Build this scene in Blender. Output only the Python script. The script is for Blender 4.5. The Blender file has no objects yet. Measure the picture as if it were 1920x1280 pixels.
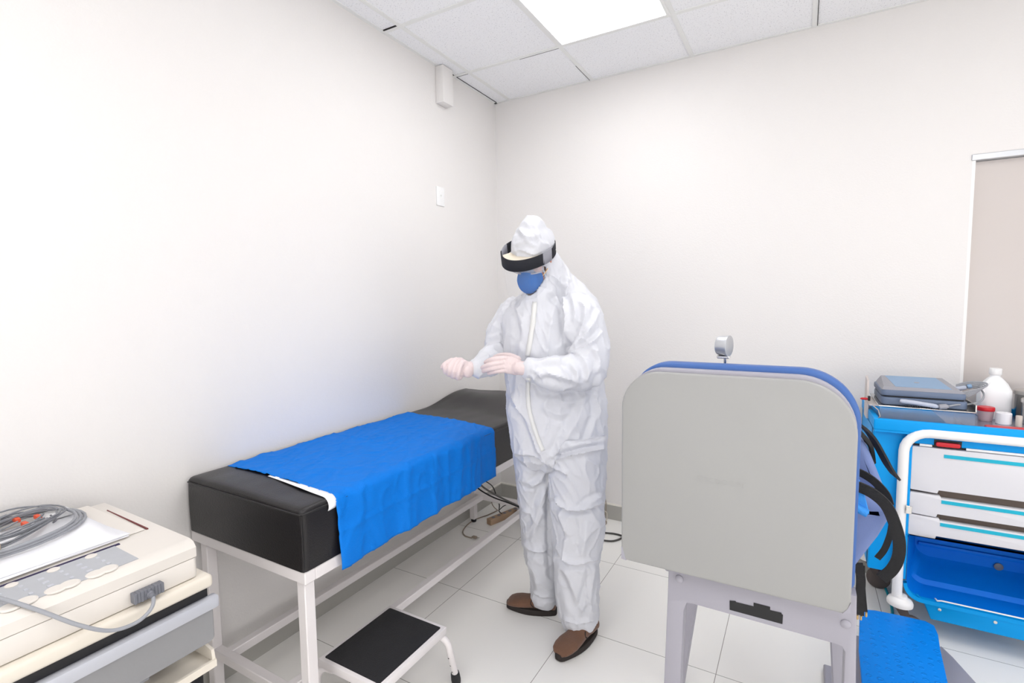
import bpy, bmesh, math, random
import numpy as np
from mathutils import Vector, Matrix, noise
random.seed(7)
PI = math.pi

# ------------------------------------------------------------------ camera
sc = bpy.context.scene
COL = sc.collection
CAMP = np.array([1.9349, -3.1844, 1.4661]); FPX = 947.93
CR = np.array([0.86835517, 0.4957761, -0.0128589])
CU = np.array([-0.02824747, 0.07532847, 0.9967586])
CW = np.array([-0.49513774, 0.86517725, -0.07941628])
cam = bpy.data.cameras.new('camera'); cam_o = bpy.data.objects.new('camera', cam); COL.objects.link(cam_o)
cam.sensor_width = 36.0; cam.lens = FPX / 1920 * 36.0; cam.clip_start = 0.05
M = Matrix(((CR[0], CU[0], -CW[0], CAMP[0]), (CR[1], CU[1], -CW[1], CAMP[1]), (CR[2], CU[2], -CW[2], CAMP[2]), (0, 0, 0, 1)))
cam_o.matrix_world = M
sc.camera = cam_o
# ------------------------------------------------------------------ view + light
sc.view_settings.view_transform = 'Standard'; sc.view_settings.look = 'None'
sc.view_settings.gamma = 1.0; sc.view_settings.use_curve_mapping = False
sc.view_settings.exposure = 0.62
LAMP = 3.9
w = bpy.data.worlds.new('world'); sc.world = w; w.use_nodes = True
w.node_tree.nodes['Background'].inputs[0].default_value = (1, 1, 1, 1)
w.node_tree.nodes['Background'].inputs[1].default_value = 0.5

def area(name, loc, rot, sx, sy, power, col=(1, 1, 1)):
    l = bpy.data.lights.new(name, 'AREA'); l.shape = 'RECTANGLE'; l.size = sx; l.size_y = sy; l.energy = power; l.color = col
    o = bpy.data.objects.new(name, l); COL.objects.link(o); o.location = loc; o.rotation_euler = rot; return o
# added fill light in front of the solid wall behind the camera
area('front_fill_light', (2.3, -4.50, 1.45), (math.radians(114), 0, 0), 3.6, 2.2, 30, (1.0, 1.0, 1.0))
# second added fill by the right-hand wall, evens out the left wall
area('side_fill_light', (4.22, -2.3, 1.5), (0, math.radians(96), 0), 1.7, 2.6, 15, (1.0, 1.0, 1.0))

# ------------------------------------------------------------------ materials
def lin(c):
    return tuple(((v / 255) / 12.92 if v / 255 <= 0.04045 else (((v / 255) + 0.055) / 1.055) ** 2.4) for v in c) + (1.0,)
MATS = {}
def mat(name, rgb, rough=0.5, metal=0.0, bump=0.0, bscale=60.0, var=0.0, vscale=8.0, spec=0.5, sheen=0.0, alpha=1.0, trans=0.0, emit=0.0, coat=0.0, ior=1.45):
    if name in MATS: return MATS[name]
    m = bpy.data.materials.new(name); m.use_nodes = True
    nt = m.node_tree; b = nt.nodes['Principled BSDF']
    c = lin(rgb)
    b.inputs['Base Color'].default_value = c; b.inputs['Roughness'].default_value = rough
    b.inputs['Metallic'].default_value = metal; b.inputs['Specular IOR Level'].default_value = spec
    b.inputs['Alpha'].default_value = alpha; b.inputs['Transmission Weight'].default_value = trans
    b.inputs['Sheen Weight'].default_value = sheen; b.inputs['Coat Weight'].default_value = coat
    b.inputs['IOR'].default_value = ior
    if emit:
        b.inputs['Emission Color'].default_value = c; b.inputs['Emission Strength'].default_value = emit
    tc = nt.nodes.new('ShaderNodeTexCoord')
    if var:
        n = nt.nodes.new('ShaderNodeTexNoise'); n.inputs['Scale'].default_value = vscale; n.inputs['Detail'].default_value = 4
        nt.links.new(tc.outputs['Object'], n.inputs['Vector'])
        mx = nt.nodes.new('ShaderNodeMix'); mx.data_type = 'RGBA'
        mx.inputs[6].default_value = tuple(max(0, v * (1 - var)) for v in c[:3]) + (1,)
        mx.inputs[7].default_value = tuple(min(1, v * (1 + var)) for v in c[:3]) + (1,)
        nt.links.new(n.outputs['Fac'], mx.inputs[0]); nt.links.new(mx.outputs[2], b.inputs['Base Color'])
    if bump:
        n2 = nt.nodes.new('ShaderNodeTexNoise'); n2.inputs['Scale'].default_value = bscale; n2.inputs['Detail'].default_value = 3
        nt.links.new(tc.outputs['Object'], n2.inputs['Vector'])
        bp = nt.nodes.new('ShaderNodeBump'); bp.inputs['Strength'].default_value = bump; bp.inputs['Distance'].default_value = 0.01
        nt.links.new(n2.outputs['Fac'], bp.inputs['Height']); nt.links.new(bp.outputs[0], b.inputs['Normal'])
    MATS[name] = m
    return m
def nd(m): return m.node_tree, m.node_tree.nodes['Principled BSDF']

m_wall = mat('painted_plaster', (231, 228, 226), 0.75, bump=0.12, bscale=140, spec=0.25)
m_base = mat('grey_baseboard_tile', (176, 174, 168), 0.35, var=0.05)
m_basetop = mat('cream_grout', (236, 232, 224), 0.6)
# floor
m_floor = mat('porcelain_tile', (246, 244, 240), 0.24, spec=0.5)
nt, b = nd(m_floor)
tc = nt.nodes.new('ShaderNodeTexCoord'); sp = nt.nodes.new('ShaderNodeSeparateXYZ'); nt.links.new(tc.outputs['Object'], sp.inputs[0])
def gline(out, off, size, wd):
    a = nt.nodes.new('ShaderNodeMath'); a.operation = 'SUBTRACT'; a.inputs[1].default_value = off - 50 * size; nt.links.new(out, a.inputs[0])
    m_ = nt.nodes.new('ShaderNodeMath'); m_.operation = 'MODULO'; m_.inputs[1].default_value = size; nt.links.new(a.outputs[0], m_.inputs[0])
    s_ = nt.nodes.new('ShaderNodeMath'); s_.operation = 'LESS_THAN'; s_.inputs[1].default_value = wd; nt.links.new(m_.outputs[0], s_.inputs[0])
    return s_.outputs[0]
g1 = gline(sp.outputs[0], 1.0687, 0.6146, 0.0026); g2 = gline(sp.outputs[1], -0.5601, 0.6146, 0.0026)
mx_ = nt.nodes.new('ShaderNodeMath'); mx_.operation = 'MAXIMUM'; nt.links.new(g1, mx_.inputs[0]); nt.links.new(g2, mx_.inputs[1])
cm = nt.nodes.new('ShaderNodeMix'); cm.data_type = 'RGBA'; cm.inputs[6].default_value = lin((246, 244, 240)); cm.inputs[7].default_value = lin((150, 145, 140))
nt.links.new(mx_.outputs[0], cm.inputs[0]); nt.links.new(cm.outputs[2], b.inputs['Base Color'])
# ceiling tile with speckles
m_tile = mat('mineral_fibre_tile', (232, 232, 234), 0.9, spec=0.1)
nt, b = nd(m_tile)
tc = nt.nodes.new('ShaderNodeTexCoord'); no = nt.nodes.new('ShaderNodeTexNoise'); no.inputs['Scale'].default_value = 150; no.inputs['Detail'].default_value = 2
nt.links.new(tc.outputs['Object'], no.inputs['Vector'])
rp = nt.nodes.new('ShaderNodeValToRGB'); rp.color_ramp.elements[0].position = 0.30; rp.color_ramp.elements[0].color = lin((205, 205, 208))
rp.color_ramp.elements[1].position = 0.40; rp.color_ramp.elements[1].color = lin((246, 246, 248))
nt.links.new(no.outputs['Fac'], rp.inputs[0]); nt.links.new(rp.outputs[0], b.inputs['Base Color'])
m_grid = mat('white_ceiling_runner', (236, 236, 234), 0.5)
m_dark = mat('dark_gap', (40, 38, 38), 0.9)
m_whitep = mat('white_plastic', (240, 240, 240), 0.4)
m_alu = mat('brushed_aluminium', (200, 202, 206), 0.35, metal=0.8, bump=0.03)
m_glassdoor = mat('frosted_glass', (205, 197, 193), 0.22, var=0.03, vscale=1.0, spec=0.5)
m_frame = mat('white_painted_steel', (228, 223, 223), 0.35, var=0.03, bump=0.03)
m_leather = mat('black_vinyl', (25, 23, 25), 0.33, bump=0.12, bscale=220, var=0.1)
m_blue = mat('blue_nonwoven', (0, 118, 216), 0.6, bump=0.25, bscale=320, var=0.06, vscale=14, spec=0.22)
m_paper = mat('white_paper', (246, 246, 250), 0.7)
m_rubber = mat('black_rubber', (30, 30, 33), 0.6, bump=0.3, bscale=300, var=0.25, vscale=30)
m_cream = mat('cream_plastic', (222, 216, 209), 0.45, var=0.02)
m_cream2 = mat('cream_board', (224, 216, 203), 0.4)
m_black = mat('black_plastic', (24, 24, 28), 0.5)
m_railgrey = mat('silver_grey_metal', (190, 192, 200), 0.4, metal=0.15)
m_panelgrey = mat('grey_laminate', (140, 140, 142), 0.6, bump=0.05)
m_keygrey = mat('grey_keypad', (176, 178, 183), 0.5, var=0.05, vscale=40)
m_cable = mat('grey_cable', (150, 152, 158), 0.45)
m_cabled = mat('dark_grey_plug', (112, 114, 122), 0.5)
m_lead = mat('lead_grey', (132, 134, 140), 0.5)
m_tan = mat('tan_tag', (205, 185, 160), 0.6)
m_red = mat('red_plastic', (205, 30, 42), 0.35)
m_orange = mat('orange_clip', (220, 85, 50), 0.4)
m_tyvek = mat('white_tyvek', (214, 215, 221), 0.5, bump=0.10, bscale=90, spec=0.3)
m_glove = mat('pale_latex', (220, 203, 203), 0.5, var=0.05, vscale=40, bump=0.15, bscale=120)
m_skin = mat('skin', (205, 140, 115), 0.5, var=0.06, vscale=20)
m_brown = mat('brown_suede', (112, 80, 62), 0.85, var=0.3, vscale=14, bump=0.3, bscale=200, sheen=0.2)
m_sole = mat('dark_sole', (48, 42, 40), 0.8, bump=0.2)
m_strap = mat('black_webbing', (28, 28, 30), 0.7, bump=0.3, bscale=400)
m_band = mat('black_velcro', (34, 35, 42), 0.85, bump=0.3, bscale=500)
m_bandgrey = mat('grey_elastic', (150, 150, 158), 0.7)
m_foam = mat('cream_foam', (226, 216, 198), 0.8)
m_mask = mat('blue_respirator', (0, 96, 176), 0.9, spec=0.05, bump=0.2, bscale=300)
m_eyewhite = mat('eye_white', (230, 225, 220), 0.3)
m_hair = mat('dark_brow', (60, 42, 34), 0.8)
def clear(name, rgb, a, rough=0.05):
    m = mat(name, rgb, rough, alpha=a, spec=0.6); return m
m_visor = clear('clear_visor', (235, 240, 245), 0.05)
m_lens = clear('clear_lens', (220, 225, 235), 0.22)
m_acryl = clear('clear_acrylic', (190, 200, 215), 0.14)
m_greypanel = mat('grey_moulded_plastic', (156, 156, 155), 0.5, var=0.02, vscale=3)
m_lilac = mat('lilac_grey_paint', (162, 160, 170), 0.45)
m_vinylblue = mat('blue_vinyl', (58, 96, 160), 0.5, bump=0.05)
m_vinyllil = mat('slate_blue_vinyl', (110, 128, 178), 0.55, bump=0.1, bscale=400)
m_cyan = mat('bright_blue_plastic', (0, 156, 232), 0.45, spec=0.25)
m_deep = mat('deep_blue_plastic', (0, 116, 220), 0.45, spec=0.2)
m_drawer = mat('white_drawer_front', (218, 217, 221), 0.4)
m_teal = mat('teal_label_strip', (0, 172, 200), 0.4)
m_tubew = mat('white_powder_coat', (240, 238, 236), 0.35)
m_castor = mat('grey_brown_castor', (96, 86, 82), 0.55)
m_steel = mat('stainless_steel', (205, 203, 200), 0.22, metal=1.0)
m_lapt = mat('slate_plastic', (100, 114, 138), 0.45)
m_lapg = mat('warm_grey_plastic', (150, 150, 158), 0.45)
m_lapb = mat('pale_blue_plastic', (130, 160, 192), 0.45)
m_jug = mat('milky_plastic', (240, 241, 243), 0.4)
m_jar = clear('translucent_jar', (225, 200, 205), 0.6, 0.2)
m_tape = mat('black_tape', (28, 28, 30), 0.6)
m_power = mat('beige_strip', (170, 142, 116), 0.55)
m_mon = mat('lilac_white_case', (190, 186, 194), 0.5)
m_brownc = mat('beige_cord', (150, 136, 122), 0.5)
m_blackc = mat('black_cord', (38, 38, 38), 0.5)
m_darkred = mat('dark_red_line', (110, 50, 50), 0.6)
m_navy = mat('navy_line', (40, 30, 70), 0.6)
m_lamp = mat('lit_diffuser', (255, 255, 255), 0.6, emit=LAMP)
# footplate: raised ring texture
m_plate = mat('blue_rubber_mat', (0, 132, 232), 0.5, spec=0.2)
nt, b = nd(m_plate)
tc = nt.nodes.new('ShaderNodeTexCoord'); vo = nt.nodes.new('ShaderNodeTexVoronoi'); vo.inputs['Scale'].default_value = 30; vo.inputs['Randomness'].default_value = 0.15
nt.links.new(tc.outputs['Object'], vo.inputs['Vector'])
rp = nt.nodes.new('ShaderNodeValToRGB'); rp.color_ramp.elements[0].position = 0.36; rp.color_ramp.elements[1].position = 0.5
e = rp.color_ramp.elements.new(0.43); e.color = (1, 1, 1, 1); rp.color_ramp.elements[0].color = (0, 0, 0, 1); rp.color_ramp.elements[-1].color = (0, 0, 0, 1)
nt.links.new(vo.outputs['Distance'], rp.inputs[0])
bp = nt.nodes.new('ShaderNodeBump'); bp.inputs['Strength'].default_value = 1.0; bp.inputs['Distance'].default_value = 0.0018
nt.links.new(rp.outputs[0], bp.inputs['Height']); nt.links.new(bp.outputs[0], b.inputs['Normal'])

# ------------------------------------------------------------------ object helpers
ORG = {}
def thing(name, label, cat, loc, group=None):
    o = bpy.data.objects.new(name, None); COL.objects.link(o); o.location = loc
    o.empty_display_size = 0.05
    o['label'] = label; o['category'] = cat
    if group: o['group'] = group
    ORG[o.name] = Vector(loc); return o
def tag(o, label, cat, group=None):
    o['label'] = label; o['category'] = cat
    if group: o['group'] = group
    return o
def link(name, me, m, parent=None, smooth=False, origin=None):
    """me holds world coordinates; shift to its own origin"""
    o = bpy.data.objects.new(name, me); COL.objects.link(o)
    if parent is not None: org = ORG[parent.name]
    else:
        if origin is None:
            co = np.empty(len(me.vertices) * 3); me.vertices.foreach_get('co', co); co = co.reshape(-1, 3)
            lo, hi = co.min(0), co.max(0); origin = ((lo[0] + hi[0]) / 2, (lo[1] + hi[1]) / 2, lo[2])
        org = Vector(origin)
    me.transform(Matrix.Translation(-org))
    if parent is not None: o.parent = parent
    else: o.location = org
    ORG[o.name] = org.copy()
    if not me.materials: me.materials.append(m)
    me.polygons.foreach_set('use_smooth', [bool(smooth)] * len(me.polygons))
    if smooth:
        try: me.set_sharp_from_angle(angle=math.radians(smooth if smooth > 1 else 50))
        except Exception: pass
    me.update(); return o
def fin(bm, name, m, parent=None, smooth=False, origin=None):
    bmesh.ops.recalc_face_normals(bm, faces=bm.faces)
    me = bpy.data.meshes.new(name); bm.to_mesh(me); bm.free()
    return link(name, me, m, parent, smooth, origin)
def fin_split(bm, name, m, parent=None, smooth=False):
    bm.verts.ensure_lookup_table(); seen = set(); out = []
    for v in bm.verts:
        if v in seen: continue
        st_ = [v]; seen.add(v); isl = []
        while st_:
            a = st_.pop(); isl.append(a)
            for e_ in a.link_edges:
                b_ = e_.other_vert(a)
                if b_ not in seen: seen.add(b_); st_.append(b_)
        nb = bmesh.new(); mp = {a: nb.verts.new(a.co) for a in isl}
        for f in {f for a in isl for f in a.link_faces}: nb.faces.new([mp[q_] for q_ in f.verts])
        out.append(fin(nb, name, m, parent, smooth))
    bm.free(); return out
def struct(o): o['kind'] = 'structure'; return o

def a_box(bm, x0, x1, y0, y1, z0, z1, bev=0.0, seg=2):
    t = bmesh.new()
    v = [t.verts.new((x, y, z)) for x in (x0, x1) for y in (y0, y1) for z in (z0, z1)]
    for f in ((0, 1, 3, 2), (4, 6, 7, 5), (0, 4, 5, 1), (2, 3, 7, 6), (0, 2, 6, 4), (1, 5, 7, 3)): t.faces.new([v[i] for i in f])
    bmesh.ops.recalc_face_normals(t, faces=t.faces)
    if bev > 0: bmesh.ops.bevel(t, geom=t.edges[:], offset=bev, segments=seg, profile=0.5, affect='EDGES')
    merge(bm, t)
def merge(bm, t):
    me = bpy.data.meshes.new('tmp'); t.to_mesh(me); t.free(); bm.from_mesh(me); bpy.data.meshes.remove(me)
def box(name, x0, x1, y0, y1, z0, z1, m, parent=None, bev=0.0, seg=2):
    bm = bmesh.new(); a_box(bm, x0, x1, y0, y1, z0, z1, bev, seg)
    return fin(bm, name, m, parent, smooth=(40 if bev > 0 else False))
def catmull(pts, n=8, closed=False):
    P = [Vector(p) for p in pts]; out = []
    N = len(P); rng = N if closed else N - 1
    for i in range(rng):
        if closed: p0, p1, p2, p3 = P[(i - 1) % N], P[i], P[(i + 1) % N], P[(i + 2) % N]
        else: p0, p1, p2, p3 = P[max(i - 1, 0)], P[i], P[i + 1], P[min(i + 2, N - 1)]
        for k in range(n):
            t = k / n
            out.append(0.5 * ((2 * p1) + (-p0 + p2) * t + (2 * p0 - 5 * p1 + 4 * p2 - p3) * t * t + (-p0 + 3 * p1 - 3 * p2 + p3) * t ** 3))
    if not closed: out.append(P[-1].copy())
    return out
def a_sweep(bm, path, prof, closed=False, scale=None, up=None, cap=True):
    """prof: list of (a,b) in frame normal plane; scale: per-point multiplier"""
    P = [Vector(p) for p in path]; n = len(P); rings = []
    T = []
    for i in range(n):
        a = P[(i - 1) % n] if (closed or i > 0) else P[i]; c = P[(i + 1) % n] if (closed or i < n - 1) else P[i]
        t = (c - a); T.append(t.normalized() if t.length > 1e-9 else Vector((0, 0, 1)))
    if up is None:
        u = Vector((0, 0, 1)) if abs(T[0].z) < 0.9 else Vector((1, 0, 0))
    else: u = Vector(up)
    for i in range(n):
        if up is not None: u = Vector(up)
        u = (u - T[i] * u.dot(T[i]))
        if u.length < 1e-6: u = T[i].orthogonal()
        u.normalize(); s = T[i].cross(u)
        k = scale[i] if scale else 1.0
        rings.append([bm.verts.new(P[i] + s * (a * k) + u * (b_ * k)) for a, b_ in prof])
    m_ = len(prof)
    for i in range(n if closed else n - 1):
        r0, r1 = rings[i], rings[(i + 1) % n]
        for j in range(m_): bm.faces.new((r0[j], r0[(j + 1) % m_], r1[(j + 1) % m_], r1[j]))
    if cap and not closed:
        bm.faces.new(rings[0][::-1]); bm.faces.new(rings[-1])
def circ(r, n=12, ry=None): return [(r * math.cos(2 * PI * i / n), (ry or r) * math.sin(2 * PI * i / n)) for i in range(n)]
def rect(a, b_): return [(-a, -b_), (a, -b_), (a, b_), (-a, b_)]
def tube(name, pts, r, m, parent=None, n=12, closed=False, smooth_path=0, scale=None):
    path = catmull(pts, smooth_path, closed) if smooth_path else pts
    bm = bmesh.new(); a_sweep(bm, path, circ(r, n), closed, scale)
    return fin(bm, name, m, parent, smooth=50)
def strap(name, pts, wd, th, m, parent=None, up=(0, 1, 0), smooth_path=8, thing_=None):
    bm = bmesh.new(); a_sweep(bm, catmull(pts, smooth_path), rect(wd / 2, th / 2), up=up)
    return fin(bm, name, m, parent)
def a_lathe(bm, prof, c, axis=(0, 0, 1), n=32):
    ax = Vector(axis).normalized(); u = ax.orthogonal().normalized(); v = ax.cross(u); c = Vector(c); rings = []
    for r, h in prof:
        r = max(r, 1e-5)
        rings.append([bm.verts.new(c + ax * h + (u * math.cos(2 * PI * i / n) + v * math.sin(2 * PI * i / n)) * r) for i in range(n)])
    for a, b_ in zip(rings, rings[1:]):
        for j in range(n): bm.faces.new((a[j], a[(j + 1) % n], b_[(j + 1) % n], b_[j]))
    bm.faces.new(rings[0][::-1]); bm.faces.new(rings[-1])
def lathe(name, prof, c, m, parent=None, axis=(0, 0, 1), n=32):
    bm = bmesh.new(); a_lathe(bm, prof, c, axis, n); return fin(bm, name, m, parent, smooth=40)
def a_prism(bm, outline, plane, d0, d1, bev=0.0, seg=3):
    """outline 2D list; plane 'xz','xy','yz'; extruded d0..d1 on the missing axis"""
    t = bmesh.new()
    def P(a, b_, d): return {'xz': (a, d, b_), 'xy': (a, b_, d), 'yz': (d, a, b_)}[plane]
    A = [t.verts.new(P(a, b_, d0)) for a, b_ in outline]; B = [t.verts.new(P(a, b_, d1)) for a, b_ in outline]
    f0 = t.faces.new(A); f1 = t.faces.new(B[::-1]); n = len(A)
    for i in range(n): t.faces.new((A[i], B[i], B[(i + 1) % n], A[(i + 1) % n]))
    bmesh.ops.recalc_face_normals(t, faces=t.faces)
    if bev > 0:
        ed = [e_ for e_ in t.edges if (e_.verts[0] in A and e_.verts[1] in A) or (e_.verts[0] in B and e_.verts[1] in B)]
        bmesh.ops.bevel(t, geom=ed, offset=bev, segments=seg, profile=0.5, affect='EDGES')
    merge(bm, t)
def prism(name, outline, plane, d0, d1, m, parent=None, bev=0.0, seg=3):
    bm = bmesh.new(); a_prism(bm, outline, plane, d0, d1, bev, seg); return fin(bm, name, m, parent, smooth=(35 if bev > 0 else 30))
def rrect(x0, x1, z0, z1, rs, n=8):
    """rounded rect outline; rs = radii (bl, br, tr, tl)"""
    out = []
    for (cx, cz, r, a0) in ((x0, z0, rs[0], PI), (x1, z0, rs[1], 1.5 * PI), (x1, z1, rs[2], 0), (x0, z1, rs[3], 0.5 * PI)):
        sx = 1 if cx == x0 else -1; sz = 1 if cz == z0 else -1
        if r <= 0: out.append((cx, cz)); continue
        for i in range(n + 1):
            a = a0 + i / n * PI / 2
            out.append((cx + sx * r + r * math.cos(a), cz + sz * r + r * math.sin(a)))
    return out
# pixel of the photograph -> world point on a known plane / at a known depth (used only to take measurements)
def ray(px, py): return CW + CR * (px - 960) / FPX - CU * (py - 640) / FPX
def on(px, py, ax, v):
    d = ray(px, py); return Vector(CAMP + d * ((v - CAMP[ax]) / d[ax]))
def dp(px, py, d): return Vector(CAMP + ray(px, py) * d)

# ================================================================== SETTING
H = 2.8688; X1 = 4.3; Y0 = -4.6
struct(box('floor', -0.15, X1 + 0.15, Y0 - 0.15, 0.15, -0.06, 0.0, m_floor)).location
bpy.data.objects['floor'].data.transform(Matrix.Translation(Vector(ORG['floor']))); bpy.data.objects['floor'].location = (0, 0, 0)
struct(box('wall_left', -0.12, 0.0, Y0, 0.0, 0, H + 0.1, m_wall))
struct(box('wall_right', X1, X1 + 0.12, Y0, 0.0, 0, H + 0.1, m_wall))
struct(box('wall_front', -0.12, X1 + 0.12, Y0 - 0.12, Y0, 0, H + 0.1, m_wall))
DX0, DX1, DZ = 2.612, 3.52, 2.122
bm = bmesh.new()
a_prism(bm, [(-0.12, 0), (DX0, 0), (DX0, DZ), (DX1, DZ), (DX1, 0), (X1 + 0.12, 0), (X1 + 0.12, H + 0.1), (-0.12, H + 0.1)], 'xz', 0.0, 0.12)
struct(fin(bm, 'wall_back', m_wall))
ceil = box('ceiling', -0.12, X1 + 0.12, Y0 - 0.12, 0.12, H, H + 0.06, m_tile); struct(ceil)
# ceiling grid runners
C0, R1, T = 0.1234, 0.5115, 0.61
bm = bmesh.new()
xs = [C0 + k * T for k in range(7) if C0 + k * T < X1]; ys = [-R1 - k * T for k in range(7) if -R1 - k * T > Y0]
for x in xs: a_box(bm, x - 0.012, x + 0.012, Y0, 0, H - 0.004, H + 0.001)
for y in ys: a_box(bm, 0, X1, y - 0.012, y + 0.012, H - 0.0045, H + 0.001)
a_box(bm, 0, 0.02, Y0, 0, H - 0.003, H + 0.001); a_box(bm, 0, X1, -0.02, 0, H - 0.003, H + 0.001)
fin(bm, 'ceiling_grid', m_grid, ceil)
bm = bmesh.new()
a_box(bm, 0.022, C0 - 0.012, -R1 - T - 0.017, -R1 - T - 0.011, H - 0.0052, H)
a_box(bm, 0.022, C0 - 0.012, -R1 + 0.010, -R1 + 0.013, H - 0.0052, H)
a_box(bm, C0 + 0.35, C0 + T - 0.012, -R1 + 0.0115, -R1 + 0.0145, H - 0.0052, H)
a_box(bm, C0 + T - 0.014, C0 + T - 0.0115, -0.25, -0.02, H - 0.0052, H)
a_box(bm, C0 + 3 * T + 0.011, C0 + 3 * T + 0.014, -0.30, -0.02, H - 0.0052, H)
a_box(bm, 0.020, 0.0225, -0.55, -0.02, H - 0.0035, H)
fin(bm, 'tile_gap', m_dark, ceil)
# baseboards
def baseboard(name, x0, x1, y0, y1, grow):
    bm = bmesh.new(); a_box(bm, x0, x1, y0, y1, 0, 0.098)
    o = struct(fin(bm, name, m_base)); bm = bmesh.new(); a_box(bm, x0, x1, y0, y1, 0.098, 0.107); fin(bm, 'top_edge', m_basetop, o)
baseboard('baseboard_left', 0, 0.012, Y0, 0, 0)
baseboard('baseboard_back', 0.012, DX0, -0.012, 0, 0)
baseboard('baseboard_back_right', DX1, X1, -0.012, 0, 0)
baseboard('baseboard_right', X1 - 0.012, X1, Y0, -0.012, 0)
# frosted sliding door in the back wall
door = struct(box('door_1', DX0 + 0.008, DX1 - 0.005, 0.03, 0.05, 0.005, DZ - 0.03, m_glassdoor))
bm = bmesh.new(); a_box(bm, DX0 - 0.004, DX1 + 0.02, -0.006, 0.06, DZ - 0.028, DZ, 0.003); fin(bm, 'header_rail', m_alu, door)
bm = bmesh.new(); a_box(bm, DX0, DX0 + 0.012, 0.0, 0.06, 0, DZ - 0.028); a_box(bm, DX1 - 0.012, DX1, 0, 0.06, 0, DZ - 0.028); fin(bm, 'jamb', m_tubew, door)
bm = bmesh.new(); a_box(bm, DX1 - 0.12, DX1 - 0.09, -0.02, 0.03, 0.95, 1.25, 0.006); fin(bm, 'handle', m_alu, door)

# ceiling light panels (lamps)
def lightpanel(i, x0, y1, nx, ny, label, grp=None):
    x1 = x0 + T * nx; y0 = y1 - T * ny
    t = thing('ceiling_light', label, 'ceiling light', ((x0 + x1) / 2, (y0 + y1) / 2, H - 0.012), grp)
    box('diffuser', x0 + 0.026, x1 - 0.026, y0 + 0.026, y1 - 0.026, H - 0.008, H - 0.0055, m_lamp, t)
    bm = bmesh.new()
    for a in ((x0 + 0.010, x0 + 0.026, y0 + 0.010, y1 - 0.010), (x1 - 0.026, x1 - 0.010, y0 + 0.010, y1 - 0.010), (x0 + 0.026, x1 - 0.026, y0 + 0.010, y0 + 0.026), (x0 + 0.026, x1 - 0.026, y1 - 0.026, y1 - 0.010)):
        a_box(bm, a[0], a[1], a[2], a[3], H - 0.011, H - 0.0046)
    fin(bm, 'frame', m_grid, t)
lightpanel(0, C0 + T, -R1, 1, 2, 'bright square light panel in the tiled ceiling near the corner', 'ceiling light panels')
lightpanel(1, C0 + 4 * T, -R1 - T, 1, 2, 'light panel in the ceiling above the blue cart, out of view', 'ceiling light panels')
lightpanel(2, C0 + T, -R1 - 4 * T, 1, 2, 'light panel in the ceiling above the bed foot end, out of view', 'ceiling light panels')
lightpanel(3, C0 + 4 * T, -R1 - 4 * T, 1, 2, 'light panel in the ceiling behind the photographer, out of view', 'ceiling light panels')

# conduit cover, wall outlet
t = thing('cable_duct_cover', 'short white rectangular duct cover high on left wall under the ceiling', 'duct cover', (0.0, -0.63, 2.655))
box('cover', 0.0, 0.058, -0.685, -0.585, 2.652, 2.865, m_wall, t, 0.004)
t = thing('wall_outlet', 'small white outlet plate on the left wall near the corner', 'wall outlet', (0.0, -0.665, 2.05))
box('plate', 0.0, 0.007, -0.703, -0.628, 2.052, 2.165, m_whitep, t, 0.0025)
o = box('socket', 0.007, 0.009, -0.682, -0.650, 2.078, 2.138, m_whitep, t, 0.001)
lathe('jack', [(0.006, 0), (0.006, 0.004), (0.003, 0.004), (0.003, 0.006)], (0.009, -0.666, 2.115), m_grid, o, axis=(1, 0, 0), n=16)

# ================================================================== EXAMINATION BED
BX0, BX1, BY0, BY1, FZ = 0.012, 0.640, -2.215, -0.45, 0.645
bed = thing('examination_bed', 'white steel examination bed with thick black vinyl mattress against left wall', 'examination bed', (0.32, -1.33, 0.0))
bm = bmesh.new(); s = 0.04
for a in ((BX0, BX1, BY0, BY0 + s), (BX0, BX1, BY1 - s, BY1), (BX0, BX0 + s, BY0 + s, BY1 - s), (BX1 - s, BX1, BY0 + s, BY1 - s)):
    a_box(bm, a[0], a[1], a[2], a[3], FZ - s, FZ, 0.003, 1)
a_box(bm, BX0 + s, BX1 - s, BY0 + s, BY1 - s, FZ - 0.012, FZ - 0.002)
fin(bm, 'top_frame', m_frame, bed, 30)
for x in (0.05, 0.585):
    for y in (-2.205, -0.49):
        lg = box('leg', x, x + 0.038, y, y + 0.038, 0.02, FZ - s, m_frame, bed, 0.003, 1)
        lathe('rubber_foot', [(0.016, 0), (0.018, 0.004), (0.018, 0.018), (0.013, 0.026)], (x + 0.019, y + 0.019, 0), m_black, lg, n=16)
RZ = 0.200
for y in (-2.203, -0.484): box('cross_rail', 0.07, 0.60, y, y + 0.034, RZ - 0.034, RZ, m_frame, bed, 0.003, 1)
for x in (0.122, 0.470): box('side_rail', x, x + 0.034, -2.19, -0.46, RZ - 0.0335, RZ + 0.0005, m_frame, bed, 0.003, 1)
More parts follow.
